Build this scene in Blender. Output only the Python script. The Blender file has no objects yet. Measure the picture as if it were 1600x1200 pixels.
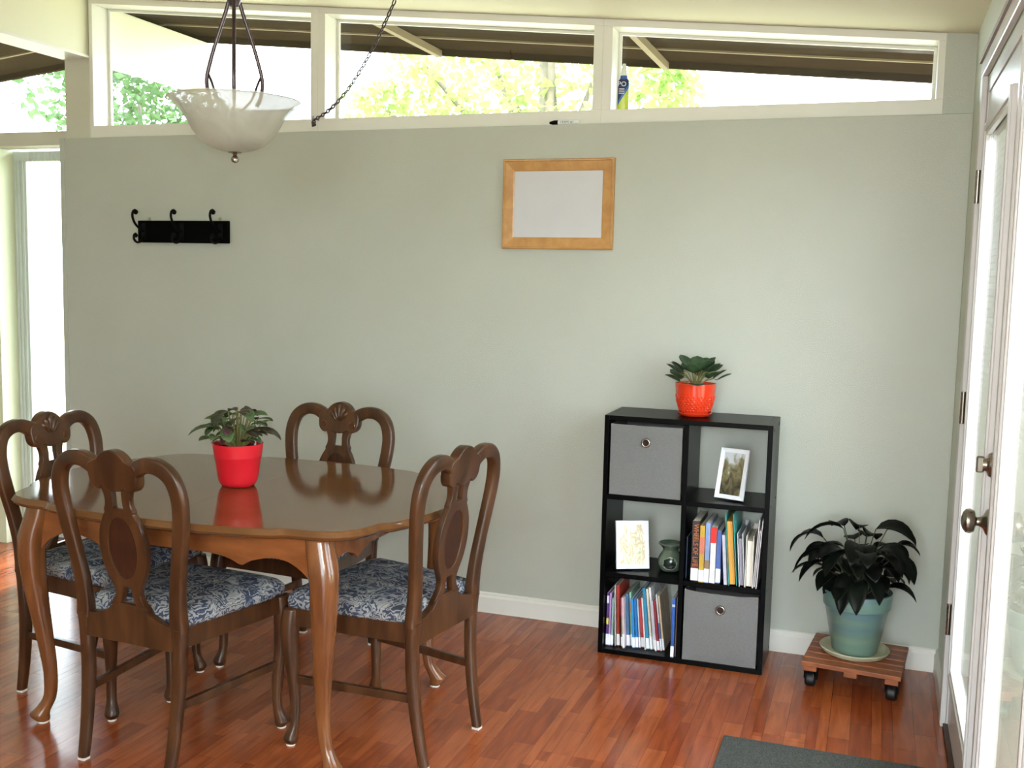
import bpy, bmesh, math, random
from mathutils import Vector, Matrix
random.seed(7)
S = bpy.context.scene
COL = S.collection
PI = math.pi
# ------------------------------------------------------------------ camera
CAM = Vector((-0.2824, -4.0397, 1.4191))
def cam_basis(yaw=-0.3338, pitch=-0.1033, roll=0.0218):
    f = Vector((math.sin(yaw) * math.cos(pitch), math.cos(yaw) * math.cos(pitch), math.sin(pitch)))
    r = Vector((math.cos(yaw), -math.sin(yaw), 0)); u = r.cross(f)
    c, s = math.cos(roll), math.sin(roll)
    return c * r + s * u, -s * r + c * u, f
cr, cu, cf = cam_basis()
cd = bpy.data.cameras.new('camera'); co = bpy.data.objects.new('camera', cd); COL.objects.link(co)
M = Matrix((cr, cu, -cf)).transposed().to_4x4(); M.translation = CAM; co.matrix_world = M
cd.sensor_fit = 'HORIZONTAL'; cd.sensor_width = 36.0; cd.lens = 1630.9 / 1600 * 36.0
cd.clip_start = 0.02; cd.clip_end = 300
S.camera = co
# ------------------------------------------------------------------ world, light, exposure
W = bpy.data.worlds.new('overcast_sky'); S.world = W; W.use_nodes = True
bg = W.node_tree.nodes['Background']; bg.inputs[0].default_value = (0.80, 0.92, 1.0, 1); bg.inputs[1].default_value = 11.0
sd = bpy.data.lights.new('sun', 'SUN'); sd.energy = 6.0; sd.angle = 0.05; sd.color = (1.0, 0.95, 0.84)
so = bpy.data.objects.new('sun', sd); COL.objects.link(so); so.rotation_euler = (math.radians(35), 0, math.radians(-165))
fd = bpy.data.lights.new('camera_flash', 'POINT'); fd.energy = 72; fd.shadow_soft_size = 0.02; fd.color = (1.0, 0.98, 0.93)
fo = bpy.data.objects.new('camera_flash', fd); COL.objects.link(fo); fo.location = CAM + Vector((0, 0, 0.075))
S.view_settings.view_transform = 'Standard'; S.view_settings.look = 'None'
S.view_settings.gamma = 1.0; S.view_settings.use_curve_mapping = False
S.view_settings.exposure = 0.22
# ------------------------------------------------------------------ materials
def lin(c):
    return tuple(((v / 255.0) / 12.92 if v / 255.0 <= 0.04045 else ((v / 255.0 + 0.055) / 1.055) ** 2.4) for v in c) + (1.0,)
MATS = {}
def mat(name, rgb=(128, 128, 128), rough=0.5, metal=0.0, spec=0.5, var=None, scale=(1, 1, 1), nscale=8.0, detail=4.0, bump=0.0, bscale=80.0, coat=0.0, dist=0.0, stops=None):
    """principled; var = second sRGB colour mixed in by stretched noise; stops = [(pos, rgb)...] over that noise"""
    if name in MATS: return MATS[name]
    m = bpy.data.materials.new(name); m.use_nodes = True; nt = m.node_tree; N = nt.nodes; L = nt.links
    b = N['Principled BSDF']; b.inputs['Roughness'].default_value = rough; b.inputs['Metallic'].default_value = metal
    b.inputs['Specular IOR Level'].default_value = spec; b.inputs['Coat Weight'].default_value = coat; b.inputs['Coat Roughness'].default_value = 0.08
    b.inputs['Base Color'].default_value = lin(rgb)
    if var or stops or bump:
        tc = N.new('ShaderNodeTexCoord'); mp = N.new('ShaderNodeMapping'); mp.inputs['Scale'].default_value = scale
        L.new(tc.outputs['Object'], mp.inputs['Vector'])
        if var or stops:
            n = N.new('ShaderNodeTexNoise'); n.inputs['Scale'].default_value = nscale; n.inputs['Detail'].default_value = detail; n.inputs['Distortion'].default_value = dist
            L.new(mp.outputs[0], n.inputs['Vector'])
            rp = N.new('ShaderNodeValToRGB'); st = stops or [(0.35, rgb), (0.65, var)]
            while len(rp.color_ramp.elements) < len(st): rp.color_ramp.elements.new(0.5)
            for e, (p, c) in zip(rp.color_ramp.elements, st): e.position = p; e.color = lin(c)
            L.new(n.outputs['Fac'], rp.inputs[0]); L.new(rp.outputs[0], b.inputs['Base Color'])
        if bump:
            n2 = N.new('ShaderNodeTexNoise'); n2.inputs['Scale'].default_value = bscale; n2.inputs['Detail'].default_value = 3
            L.new(tc.outputs['Object'], n2.inputs['Vector'])
            bp = N.new('ShaderNodeBump'); bp.inputs['Strength'].default_value = bump; bp.inputs['Distance'].default_value = 0.004
            L.new(n2.outputs['Fac'], bp.inputs['Height']); L.new(bp.outputs[0], b.inputs['Normal'])
    MATS[name] = m; return m
def mat_glass(name, tint=(1, 1, 1), fac=1.0):
    if name in MATS: return MATS[name]
    m = bpy.data.materials.new(name); m.use_nodes = True; nt = m.node_tree; N = nt.nodes; L = nt.links
    N.remove(N['Principled BSDF']); out = N['Material Output']
    t = N.new('ShaderNodeBsdfTransparent'); t.inputs[0].default_value = (*tint, 1); g = N.new('ShaderNodeBsdfGlossy'); g.inputs['Roughness'].default_value = 0.01
    lw = N.new('ShaderNodeLayerWeight'); lw.inputs[0].default_value = 0.5; pw = N.new('ShaderNodeMath'); pw.operation = 'POWER'; pw.inputs[1].default_value = 5.0; fr = N.new('ShaderNodeMath'); fr.operation = 'MULTIPLY_ADD'; fr.inputs[1].default_value = 0.96; fr.inputs[2].default_value = 0.04; mx = N.new('ShaderNodeMixShader')
    L.new(lw.outputs['Facing'], pw.inputs[0]); L.new(pw.outputs[0], fr.inputs[0]); L.new(fr.outputs[0], mx.inputs[0]); L.new(t.outputs[0], mx.inputs[1]); L.new(g.outputs[0], mx.inputs[2]); L.new(mx.outputs[0], out.inputs[0])
    MATS[name] = m; return m
def mat_translucent(name, rgb, w=0.5, var=None, nscale=10.0, rough=0.3, clear=0.0):
    if name in MATS: return MATS[name]
    m = mat(name, rgb, rough, var=var, nscale=nscale, dist=1.5); nt = m.node_tree; N = nt.nodes; L = nt.links
    b = N['Principled BSDF']; out = N['Material Output']; t = N.new('ShaderNodeBsdfTranslucent'); mx = N.new('ShaderNodeMixShader'); mx.inputs[0].default_value = w
    if b.inputs['Base Color'].is_linked: L.new(b.inputs['Base Color'].links[0].from_socket, t.inputs[0])
    else: t.inputs[0].default_value = lin(rgb)
    L.new(b.outputs[0], mx.inputs[1]); L.new(t.outputs[0], mx.inputs[2])
    if clear:
        tr = N.new('ShaderNodeBsdfTransparent'); m2 = N.new('ShaderNodeMixShader'); m2.inputs[0].default_value = clear; L.new(mx.outputs[0], m2.inputs[1]); L.new(tr.outputs[0], m2.inputs[2]); L.new(m2.outputs[0], out.inputs[0])
    else: L.new(mx.outputs[0], out.inputs[0])
    return m
def mat_floor():
    m = bpy.data.materials.new('laminate_board'); m.use_nodes = True; nt = m.node_tree; N = nt.nodes; L = nt.links
    b = N['Principled BSDF']; b.inputs['Roughness'].default_value = 0.2; b.inputs['Specular IOR Level'].default_value = 0.45
    tc = N.new('ShaderNodeTexCoord'); oi = N.new('ShaderNodeObjectInfo')
    ad = N.new('ShaderNodeVectorMath'); ad.operation = 'ADD'
    sc = N.new('ShaderNodeVectorMath'); sc.operation = 'SCALE'; sc.inputs[3].default_value = 1.0
    cx = N.new('ShaderNodeCombineXYZ'); ml = N.new('ShaderNodeMath'); ml.operation = 'MULTIPLY'; ml.inputs[1].default_value = 7.3
    L.new(oi.outputs['Random'], ml.inputs[0]); L.new(ml.outputs[0], cx.inputs[1])
    L.new(tc.outputs['Object'], ad.inputs[0]); L.new(cx.outputs[0], ad.inputs[1])
    mp = N.new('ShaderNodeMapping'); mp.inputs['Rotation'].default_value = (0, 0, PI / 2); L.new(ad.outputs[0], mp.inputs[0])
    br = N.new('ShaderNodeTexBrick'); br.offset = 0.37; br.inputs['Scale'].default_value = 1.0
    br.inputs['Brick Width'].default_value = 0.36; br.inputs['Row Height'].default_value = 0.0645; br.inputs['Mortar Size'].default_value = 0.0006
    br.inputs['Color1'].default_value = lin((138, 65, 36)); br.inputs['Color2'].default_value = lin((167, 90, 51)); br.inputs['Mortar'].default_value = lin((96, 48, 30))
    L.new(mp.outputs[0], br.inputs['Vector'])
    mp2 = N.new('ShaderNodeMapping'); mp2.inputs['Scale'].default_value = (1, 0.12, 1); L.new(ad.outputs[0], mp2.inputs[0])
    nz = N.new('ShaderNodeTexNoise'); nz.inputs['Scale'].default_value = 42; nz.inputs['Detail'].default_value = 6; nz.inputs['Distortion'].default_value = 0.6; L.new(mp2.outputs[0], nz.inputs[0])
    rp = N.new('ShaderNodeValToRGB'); rp.color_ramp.elements[0].position = 0.3; rp.color_ramp.elements[0].color = (0.74, 0.68, 0.63, 1); rp.color_ramp.elements[1].position = 0.7; rp.color_ramp.elements[1].color = (1.12, 1.1, 1.05, 1)
    L.new(nz.outputs['Fac'], rp.inputs[0])
    mx = N.new('ShaderNodeMix'); mx.data_type = 'RGBA'; mx.blend_type = 'MULTIPLY'; mx.inputs[0].default_value = 1.0
    L.new(br.outputs['Color'], mx.inputs[6]); L.new(rp.outputs[0], mx.inputs[7]); L.new(mx.outputs[2], b.inputs['Base Color'])
    return m
def mat_fabric():
    """blue and cream leaf damask"""
    m = bpy.data.materials.new('leaf_damask'); m.use_nodes = True; nt = m.node_tree; N = nt.nodes; L = nt.links
    b = N['Principled BSDF']; b.inputs['Roughness'].default_value = 0.85; b.inputs['Specular IOR Level'].default_value = 0.2
    tc = N.new('ShaderNodeTexCoord'); mp = N.new('ShaderNodeMapping'); L.new(tc.outputs['Object'], mp.inputs[0])
    nz = N.new('ShaderNodeTexNoise'); nz.inputs['Scale'].default_value = 14; nz.inputs['Detail'].default_value = 2.0; L.new(mp.outputs[0], nz.inputs[0])
    sb = N.new('ShaderNodeVectorMath'); sb.operation = 'MULTIPLY_ADD'; sb.inputs[1].default_value = (0.14, 0.14, 0.0); L.new(nz.outputs['Color'], sb.inputs[0]); L.new(mp.outputs[0], sb.inputs[2])
    vo = N.new('ShaderNodeTexVoronoi'); vo.inputs['Scale'].default_value = 20; L.new(sb.outputs[0], vo.inputs[0])
    wv = N.new('ShaderNodeTexWave'); wv.wave_type = 'RINGS'; wv.inputs['Scale'].default_value = 17; wv.inputs['Distortion'].default_value = 20; wv.inputs['Detail'].default_value = 2.0; wv.inputs['Detail Scale'].default_value = 1.6
    L.new(sb.outputs[0], wv.inputs[0])
    ad = N.new('ShaderNodeMath'); ad.operation = 'MULTIPLY_ADD'; ad.inputs[1].default_value = 0.55; L.new(wv.outputs['Fac'], ad.inputs[0])
    m2 = N.new('ShaderNodeMath'); m2.operation = 'MULTIPLY'; m2.inputs[1].default_value = 0.62; L.new(vo.outputs['Distance'], m2.inputs[0]); L.new(m2.outputs[0], ad.inputs[2])
    rp = N.new('ShaderNodeValToRGB'); st = [(0.14, (170, 168, 158)), (0.34, (128, 130, 136)), (0.48, (158, 156, 152)), (0.60, (94, 100, 116)), (0.78, (56, 62, 80))]
    while len(rp.color_ramp.elements) < len(st): rp.color_ramp.elements.new(0.5)
    for e, (p, c) in zip(rp.color_ramp.elements, st): e.position = p; e.color = lin(c)
    L.new(ad.outputs[0], rp.inputs[0]); L.new(rp.outputs[0], b.inputs['Base Color'])
    return m
def mat_print(name, stops, nscale, axis_stops=None, scale=(1, 1, 1)):
    """flat photographic print: soft noise blotches over a vertical colour ramp"""
    m = bpy.data.materials.new(name); m.use_nodes = True; nt = m.node_tree; N = nt.nodes; L = nt.links
    b = N['Principled BSDF']; b.inputs['Roughness'].default_value = 0.25
    tc = N.new('ShaderNodeTexCoord'); mp = N.new('ShaderNodeMapping'); mp.inputs['Scale'].default_value = scale; L.new(tc.outputs['Object'], mp.inputs[0])
    nz = N.new('ShaderNodeTexNoise'); nz.inputs['Scale'].default_value = nscale; nz.inputs['Detail'].default_value = 6; nz.inputs['Distortion'].default_value = 0.8; L.new(mp.outputs[0], nz.inputs[0])
    rp = N.new('ShaderNodeValToRGB')
    while len(rp.color_ramp.elements) < len(stops): rp.color_ramp.elements.new(0.5)
    for e, (p, c) in zip(rp.color_ramp.elements, stops): e.position = p; e.color = lin(c)
    sx = N.new('ShaderNodeSeparateXYZ'); L.new(tc.outputs['Object'], sx.inputs[0])
    ma = N.new('ShaderNodeMath'); ma.operation = 'MULTIPLY_ADD'; ma.inputs[1].default_value = axis_stops or 0.0; L.new(sx.outputs['Z'], ma.inputs[0]); L.new(nz.outputs['Fac'], ma.inputs[2])
    L.new(ma.outputs[0], rp.inputs[0]); L.new(rp.outputs[0], b.inputs['Base Color'])
    return m
WALL = mat('sage_paint', (184, 187, 177), 0.34, spec=0.4, var=(181, 184, 174), nscale=3, bump=0.25, bscale=260)
WALLR = mat('pale_sage_paint', (200, 206, 192), 0.4, spec=0.4, bump=0.2, bscale=260)
WHITE = mat('white_trim_paint', (228, 226, 220), 0.35, spec=0.45, var=(222, 221, 213), nscale=2)
POSTW = mat('cream_post_paint', (206, 203, 188), 0.45, var=(200, 198, 182), nscale=2)
CEIL = mat('cream_ceiling_paint', (232, 226, 204), 0.7, var=(228, 222, 198), nscale=2)
DOORW = mat('white_door_enamel', (204, 202, 202), 0.28, spec=0.5)
FLOOR = mat_floor()
WOOD = mat('walnut_chair', (82, 51, 29), 0.34, spec=0.35, var=(54, 32, 18), scale=(6, 6, 1.2), nscale=4, detail=6, coat=0.25)
WOODT = mat('cherry_table_apron', (140, 84, 45), 0.25, spec=0.5, var=(112, 64, 33), scale=(1.5, 6, 6), nscale=3, detail=6, coat=0.4)
WOODL = mat('cherry_table_leg', (128, 80, 45), 0.22, spec=0.5, var=(98, 57, 31), scale=(6, 6, 1), nscale=4, detail=6, coat=0.4)
TOPM = mat('polished_table_top', (108, 72, 42), 0.11, spec=0.5, var=(96, 62, 35), scale=(1, 7, 1), nscale=4, detail=5, coat=0.2)
PANELM = mat('dark_oval_veneer', (62, 33, 20), 0.35, var=(48, 25, 15), scale=(8, 8, 2), nscale=8)
FAB = mat_fabric()
GLIDE = mat('white_glide', (210, 205, 195), 0.5)
BLACK = mat('black_laminate', (5, 5, 6), 0.3, spec=0.07, var=(4, 4, 4), nscale=6)
IRON = mat('black_iron', (6, 6, 7), 0.5, spec=.12)
RACKB = mat('black_rack_board', (4, 4, 5), 0.7, spec=.05)
CHROME = mat('brushed_nickel', (150, 142, 134), 0.25, metal=1.0)
DARKM = mat('oiled_bronze', (92, 82, 86), 0.35, metal=1.0)
GLASS = mat_glass('window_glass')
BINF = mat('grey_bin_fabric', (116, 116, 115), 0.9, spec=0.15, var=(111, 111, 110), nscale=160, bump=0.3, bscale=400)
PAPER = mat('page_paper', (226, 222, 210), 0.8, var=(205, 200, 188), scale=(60, 1, 1), nscale=8)
LABELW = mat('white_spine_label', (232, 234, 240), 0.5)
# ------------------------------------------------------------------ mesh helpers
class MB:
    def __init__(s): s.v = []; s.f = []
    def add(s, vs, fs):
        o = len(s.v); s.v += [tuple(v) for v in vs]; s.f += [tuple(i + o for i in f) for f in fs]; return s
    def box(s, a, b):
        (x0, y0, z0), (x1, y1, z1) = a, b
        x0, x1 = min(x0, x1), max(x0, x1); y0, y1 = min(y0, y1), max(y0, y1); z0, z1 = min(z0, z1), max(z0, z1)
        return s.add([(x0, y0, z0), (x1, y0, z0), (x1, y1, z0), (x0, y1, z0), (x0, y0, z1), (x1, y0, z1), (x1, y1, z1), (x0, y1, z1)],
                     [(0, 3, 2, 1), (4, 5, 6, 7), (0, 1, 5, 4), (1, 2, 6, 5), (2, 3, 7, 6), (3, 0, 4, 7)])
    def hexa(s, p):   # 8 points ordered like box
        return s.add(p, [(0, 3, 2, 1), (4, 5, 6, 7), (0, 1, 5, 4), (1, 2, 6, 5), (2, 3, 7, 6), (3, 0, 4, 7)])
    def bar(s, p, q, w, h):   # bar p->q, width w sideways, height h vertical-ish
        p, q = Vector(p), Vector(q); d = (q - p).normalized(); up = Vector((0, 0, 1))
        if abs(d.z) > 0.95: up = Vector((0, 1, 0))
        r = d.cross(up).normalized() * w / 2; u = r.cross(d).normalized() * h / 2
        return s.hexa([p - r - u, p + r - u, q + r - u, q - r - u, p - r + u, p + r + u, q + r + u, q - r + u])
    def loft(s, rings, cap0=True, cap1=True, closed=True):
        n = len(rings[0]); vs = [p for r in rings for p in r]; fs = []
        for i in range(len(rings) - 1):
            for j in range(n if closed else n - 1):
                k = (j + 1) % n; fs.append((i * n + j, i * n + k, (i + 1) * n + k, (i + 1) * n + j))
        if cap0: fs.append(tuple(range(n - 1, -1, -1)))
        if cap1: fs.append(tuple((len(rings) - 1) * n + j for j in range(n)))
        return s.add(vs, fs)
    def lathe(s, prof, n=32, c=(0, 0, 0), cap0=False, cap1=False):
        rings = [[(c[0] + r * math.cos(2 * PI * j / n), c[1] + r * math.sin(2 * PI * j / n), c[2] + z) for j in range(n)] for r, z in prof]
        return s.loft(rings, cap0, cap1)
    def tube(s, path, rad, n=8, caps=True):
        P = [Vector(p) for p in path]; R = rad if isinstance(rad, (list, tuple)) else [rad] * len(P); rings = []
        t0 = (P[1] - P[0]).normalized(); a = Vector((0, 0, 1)) if abs(t0.z) < 0.9 else Vector((1, 0, 0)); nrm = t0.cross(a).normalized()
        for i, p in enumerate(P):
            t = (P[min(i + 1, len(P) - 1)] - P[max(i - 1, 0)]).normalized()
            nrm = (nrm - t * nrm.dot(t)).normalized(); bn = t.cross(nrm)
            rings.append([tuple(p + (nrm * math.cos(2 * PI * j / n) + bn * math.sin(2 * PI * j / n)) * R[i]) for j in range(n)])
        return s.loft(rings, caps, caps)
    def sphere(s, c, r, n=16, m=10, sz=1.0):
        rings = [[(c[0] + r * math.sin(PI * (i + .01) / m * 1.0) * math.cos(2 * PI * j / n), c[1] + r * math.sin(PI * (i + .01) / m) * math.sin(2 * PI * j / n), c[2] - r * sz * math.cos(PI * i / m)) for j in range(n)] for i in range(m + 1)]
        return s.loft(rings, True, True)
    def extrude(s, outline, a, b, plane='xy'):   # convex-ish polygon between two levels
        f = {'xy': lambda p, h: (p[0], p[1], h), 'xz': lambda p, h: (p[0], h, p[1]), 'yz': lambda p, h: (h, p[0], p[1])}[plane]
        return s.loft([[f(p, a) for p in outline], [f(p, b) for p in outline]])
    def mesh(s, name, fix=True):
        me = bpy.data.meshes.new(name); me.from_pydata(s.v, [], s.f); me.validate()
        if fix:
            b = bmesh.new(); b.from_mesh(me); bmesh.ops.recalc_face_normals(b, faces=b.faces); b.to_mesh(me); b.free()
        return me
    def build(s, name, m, parent=None, smooth=False, bevel=0.0, seg=2, fix=True):
        return link(s.mesh(name, fix), name, m, parent, smooth, bevel, seg)
def link(me, name, m, parent=None, smooth=False, bevel=0.0, seg=2):
    o = bpy.data.objects.new(name, me); COL.objects.link(o)
    if m: me.materials.append(m)
    if smooth:
        for p in me.polygons: p.use_smooth = True
        if smooth == 'auto':
            me.set_sharp_from_angle(angle=math.radians(40))
    if parent: o.parent = parent
    if bevel:
        md = o.modifiers.new('bevel', 'BEVEL'); md.width = bevel; md.segments = seg; md.limit_method = 'ANGLE'; md.angle_limit = math.radians(40)
    return o
def empty(name, loc=(0, 0, 0), rz=0.0):
    o = bpy.data.objects.new(name, None); COL.objects.link(o); o.location = loc; o.rotation_euler = (0, 0, rz); o.empty_display_size = 0.05; return o
def tag(o, label=None, cat=None, group=None, kind=None):
    if label: o['label'] = label
    if cat: o['category'] = cat
    if group: o['group'] = group
    if kind: o['kind'] = kind
    return o
def thing(name, label, cat, loc=(0, 0, 0), rz=0.0, group=None): return tag(empty(name, loc, rz), label, cat, group)
def struct(o): o['kind'] = 'structure'; return o
def copy_tree(o, parent=None):
    c = o.copy(); COL.objects.link(c); c.parent = parent
    for ch in list(o.children): copy_tree(ch, c)
    return c
def plate(outlines, half, bevel=0.0, fn=None, name='plate', res=1):
    """filled 2-D outlines (holes allowed) in x,z, thickened along y by +-half, then each vertex mapped by fn"""
    cu_ = bpy.data.curves.new(name, 'CURVE'); cu_.dimensions = '2D'; cu_.fill_mode = 'BOTH'; cu_.extrude = max(half - bevel, 0.0001); cu_.bevel_depth = bevel; cu_.bevel_resolution = res
    for pts in outlines:
        sp = cu_.splines.new('POLY'); sp.points.add(len(pts) - 1); sp.use_cyclic_u = True
        for p, q in zip(sp.points, pts): p.co = (q[0], q[1], 0, 1)
    ob = bpy.data.objects.new(name, cu_); me = bpy.data.meshes.new_from_object(ob)
    bpy.data.objects.remove(ob); bpy.data.curves.remove(cu_)
    for v in me.vertices:
        x, z, d = v.co
        v.co = fn(x, -d, z) if fn else (x, -d, z)
    me.name = name; me.materials.clear(); return me
def catmull(pts, n=6, closed=False):
    P = [Vector(p) for p in pts]; out = []; m = len(P)
    rng = range(m) if closed else range(m - 1)
    for i in rng:
        if closed: a, b, c, d = P[(i - 1) % m], P[i], P[(i + 1) % m], P[(i + 2) % m]
        else: a, b, c, d = P[max(i - 1, 0)], P[i], P[i + 1], P[min(i + 2, m - 1)]
        for k in range(n):
            t = k / n; out.append(0.5 * ((2 * b) + (c - a) * t + (2 * a - 5 * b + 4 * c - d) * t * t + (3 * b - a - 3 * c + d) * t ** 3))
    if not closed: out.append(P[-1])
    return out
def lerp_list(keys, n):
    out = []
    for i in range(n):
        t = i / (n - 1) * (len(keys) - 1); k = min(int(t), len(keys) - 2); out.append(keys[k] + (keys[k + 1] - keys[k]) * (t - k))
    return out
def sweep_xz(path, hw, hd, pw=3.2, n=12):
    """rounded-rectangle section swept along a path that lies mostly in x,z; hw across it in plane, hd along y"""
    P = [Vector(p) for p in path]; N_ = len(P); HW = lerp_list(hw, N_) if isinstance(hw, (list, tuple)) else [hw] * N_; HD = lerp_list(hd, N_) if isinstance(hd, (list, tuple)) else [hd] * N_
    rings = []
    for i, p in enumerate(P):
        t = P[min(i + 1, N_ - 1)] - P[max(i - 1, 0)]; l = math.hypot(t.x, t.z); nx, nz = -t.z / l, t.x / l; ring = []
        for j in range(n):
            a = 2 * PI * (j + .5) / n; c, s_ = math.cos(a), math.sin(a); e = 2.0 / pw
            u = math.copysign(abs(c) ** e, c) * HW[i]; v = math.copysign(abs(s_) ** e, s_) * HD[i]
            ring.append((p.x + nx * u, p.y + v, p.z + nz * u))
        rings.append(ring)
    return MB().loft(rings)
def column(secs, n=16, pw=2.4, sub=4):
    """vertical loft: secs = (cx, cy, z, rx, ry)"""
    ks = catmull([(a[0], a[1], a[2]) for a in secs], sub); rx = lerp_list([a[3] for a in secs], len(ks)); ry = lerp_list([a[4] for a in secs], len(ks)); rings = []
    for p, a, b in zip(ks, rx, ry):
        ring = []
        for j in range(n):
            t = 2 * PI * (j + .5) / n; c, s_ = math.cos(t), math.sin(t); e = 2.0 / pw
            ring.append((p.x + math.copysign(abs(c) ** e, c) * a, p.y + math.copysign(abs(s_) ** e, s_) * b, p.z))
        rings.append(ring)
    return MB().loft(rings)
def text_mesh(body, size, name='lettering'):
    cu_ = bpy.data.curves.new(name, 'FONT'); cu_.body = body; cu_.size = size; cu_.extrude = 0.0002; cu_.align_x = 'CENTER'; cu_.align_y = 'CENTER'; cu_.resolution_u = 3
    ob = bpy.data.objects.new(name, cu_); me = bpy.data.meshes.new_from_object(ob); bpy.data.objects.remove(ob); bpy.data.curves.remove(cu_); me.name = name; return me
# ------------------------------------------------------------------ room shell
def ceil_z(x): return 2.294 - 0.0968 * x if x > -3.9 else 2.6715 - 0.11 * (-3.9 - x)
YR = -5.4        # room left partly open behind the camera to let sky light in
XL = -5.7
fl = MB().box((XL, YR, -0.06), (0.06, 0.30, -0.004)).build('floor', mat('floor_underlay', (70, 36, 22), 0.7)); struct(fl)
bw, bl = 0.1935, 1.215
pb = {}
for i in range(int((0 - XL) / bw) + 1):
    x1 = 0.0 - i * bw; x0 = max(x1 - bw, XL)
    off = (i * 0.437) % 1 * bl; y1 = 0.28
    seg = [0.28]; y = 0.28 - off if off > 0.15 else 0.28 - bl
    while y > YR: seg.append(y); y -= bl
    seg.append(YR)
    for a, b_ in zip(seg[:-1], seg[1:]):
        key = (round(x1 - x0, 4), round(a - b_, 4))
        if key not in pb:
            w_, l_ = key; pb[key] = MB().box((-w_ / 2 + .0004, -l_ / 2 + .0004, -0.004), (w_ / 2 - .0004, l_ / 2 - .0004, 0.0)).mesh('floor_board'); pb[key].materials.append(FLOOR)
        o = bpy.data.objects.new('floor_board', pb[key]); COL.objects.link(o); o.location = ((x0 + x1) / 2, (a + b_) / 2, 0); o.parent = fl
# ceiling: two slopes meeting over the ridge beam
cm = MB()
for xa, xb in ((XL, -3.9), (-3.9, 0.12)):
    za, zb = ceil_z(xa + 1e-6 if xa < -3.9 else xa + 1e-6), ceil_z(xb - 1e-6)
    cm.hexa([(xa, YR, za), (xb, YR, zb), (xb, 0.16, zb), (xa, 0.16, za), (xa, YR, za + .05), (xb, YR, zb + .05), (xb, 0.16, zb + .05), (xa, 0.16, za + .05)])
struct(cm.build('ceiling', CEIL))
# back wall: sage panel with a ledge on top
struct(MB().box((-3.966, 0.0, 0), (0.0, 0.16, 2.019)).build('wall_back', WALL, bevel=0.002))
tl = MB().box((-3.97, -0.006, 0.09), (-3.945, 0.02, 2.019)).build('trim_1', WALL); struct(tl)
struct(MB().hexa([(-0.1, 0.03, 2.019), (0, 0.03, 2.019), (0, .16, 2.019), (-.1, .16, 2.019), (-0.1, 0.03, ceil_z(-.1)), (0, 0.03, ceil_z(0)), (0, .16, ceil_z(0)), (-.1, .16, ceil_z(-.1))]).build('wall_back_corner', WALL))
# right wall around the double door
DY0, DY1, DZ = -0.50, -2.26, 2.03
rw = MB().box((0, 0.16, 0), (0.12, DY0, 2.294)).box((0, DY0, DZ), (0.12, DY1, 2.294)).box((0, DY1, 0), (0.12, YR, 2.294))
struct(rw.build('wall_right', WALLR))
struct(MB().box((XL - .1, YR, 0), (XL, 0.3, 2.48)).build('wall_left', WALLR))
struct(MB().box((XL, YR - .12, 0), (-1.4, YR, 2.48)).build('rear_light_block', WALLR))  # unseen wall added to cut sky light from the rear left
def base_profile(p, q, nrm, name):
    """baseboard with a stepped top"""
    p, q, nrm = Vector(p), Vector(q), Vector(nrm); prof = [(0, 0), (.014, 0), (.014, .066), (.009, .074), (.009, .082), (.005, .086), (0, .086)]
    return struct(MB().loft([[tuple(p + nrm * a + Vector((0, 0, b))) for a, b in prof], [tuple(q + nrm * a + Vector((0, 0, b))) for a, b in prof]]).build(name, WHITE))
base_profile((-3.97, 0, 0), (0, 0, 0), (0, -1, 0), 'baseboard_back')
base_profile((0, 0, 0), (0, -0.452, 0), (-1, 0, 0), 'baseboard_right')
# post and ridge beam
struct(MB().box((-3.964, 0.03, 0), (-3.82, 0.16, 2.40)).build('post', POSTW, bevel=0.003))
bmb = MB().box((-3.964, YR, 2.40), (-3.83, 1.02, 2.655)); struct(bmb.build('ridge_beam', mat('beam_paint', (222, 220, 196), 0.5), bevel=0.003))
struct(MB().box((-3.975, YR, 2.388), (-3.82, 0.03, 2.40)).build('trim_2', WHITE))
# clerestory windows: deep white boxes
WIN = [(-3.80, -2.645), (-2.575, -1.385), (-1.31, -0.125)]
FB, FF, SILL = 0.165, 0.03, 2.076
def win_frame(idx, xa, xb, xl, xr):
    """frame boards between xl..xr (outer) and the opening xa..xb"""
    root = struct(empty('window_%d' % idx, ((xa + xb) / 2, 0.1, SILL))); ox, oy, oz = root.location
    def part(name, pts, m=WHITE):
        MB().hexa([(p[0] - ox, p[1] - oy, p[2] - oz) for p in pts]).build(name, m, root, bevel=0.0015)
    def slab(name, x0, x1, zb0, zb1, zt0, zt1, y0=FF, y1=FB, m=WHITE):
        part(name, [(x0, y0, zb0), (x1, y0, zb1), (x1, y1, zb1), (x0, y1, zb0), (x0, y0, zt0), (x1, y0, zt1), (x1, y1, zt1), (x0, y1, zt0)], m)
    t = 0.028
    slab('sill', xl, xr, 2.019, 2.019, SILL, SILL)
    slab('head', xl, xr, ceil_z(xl) - t, ceil_z(xr) - t, ceil_z(xl) - .001, ceil_z(xr) - .001)
    slab('jamb', xl, xa, SILL, SILL, ceil_z(xl) - t, ceil_z(xa) - t)
    slab('jamb', xb, xr, SILL, SILL, ceil_z(xb) - t, ceil_z(xr) - t)
    g = 0.012
    slab('stop', xa, xa + g, SILL, SILL, ceil_z(xa) - t, ceil_z(xa + g) - t, 0.135, 0.147)
    slab('stop', xb - g, xb, SILL, SILL, ceil_z(xb - g) - t, ceil_z(xb) - t, 0.135, 0.147)
    slab('stop', xa + g, xb - g, ceil_z(xa) - t - g, ceil_z(xb) - t - g, ceil_z(xa) - t, ceil_z(xb) - t, 0.135, 0.147)
    slab('pane', xa, xb, SILL, SILL, ceil_z(xa) - t, ceil_z(xb) - t, 0.148, 0.152, GLASS)
win_frame(1, WIN[0][0], WIN[0][1], -3.82, -2.61)
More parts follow.
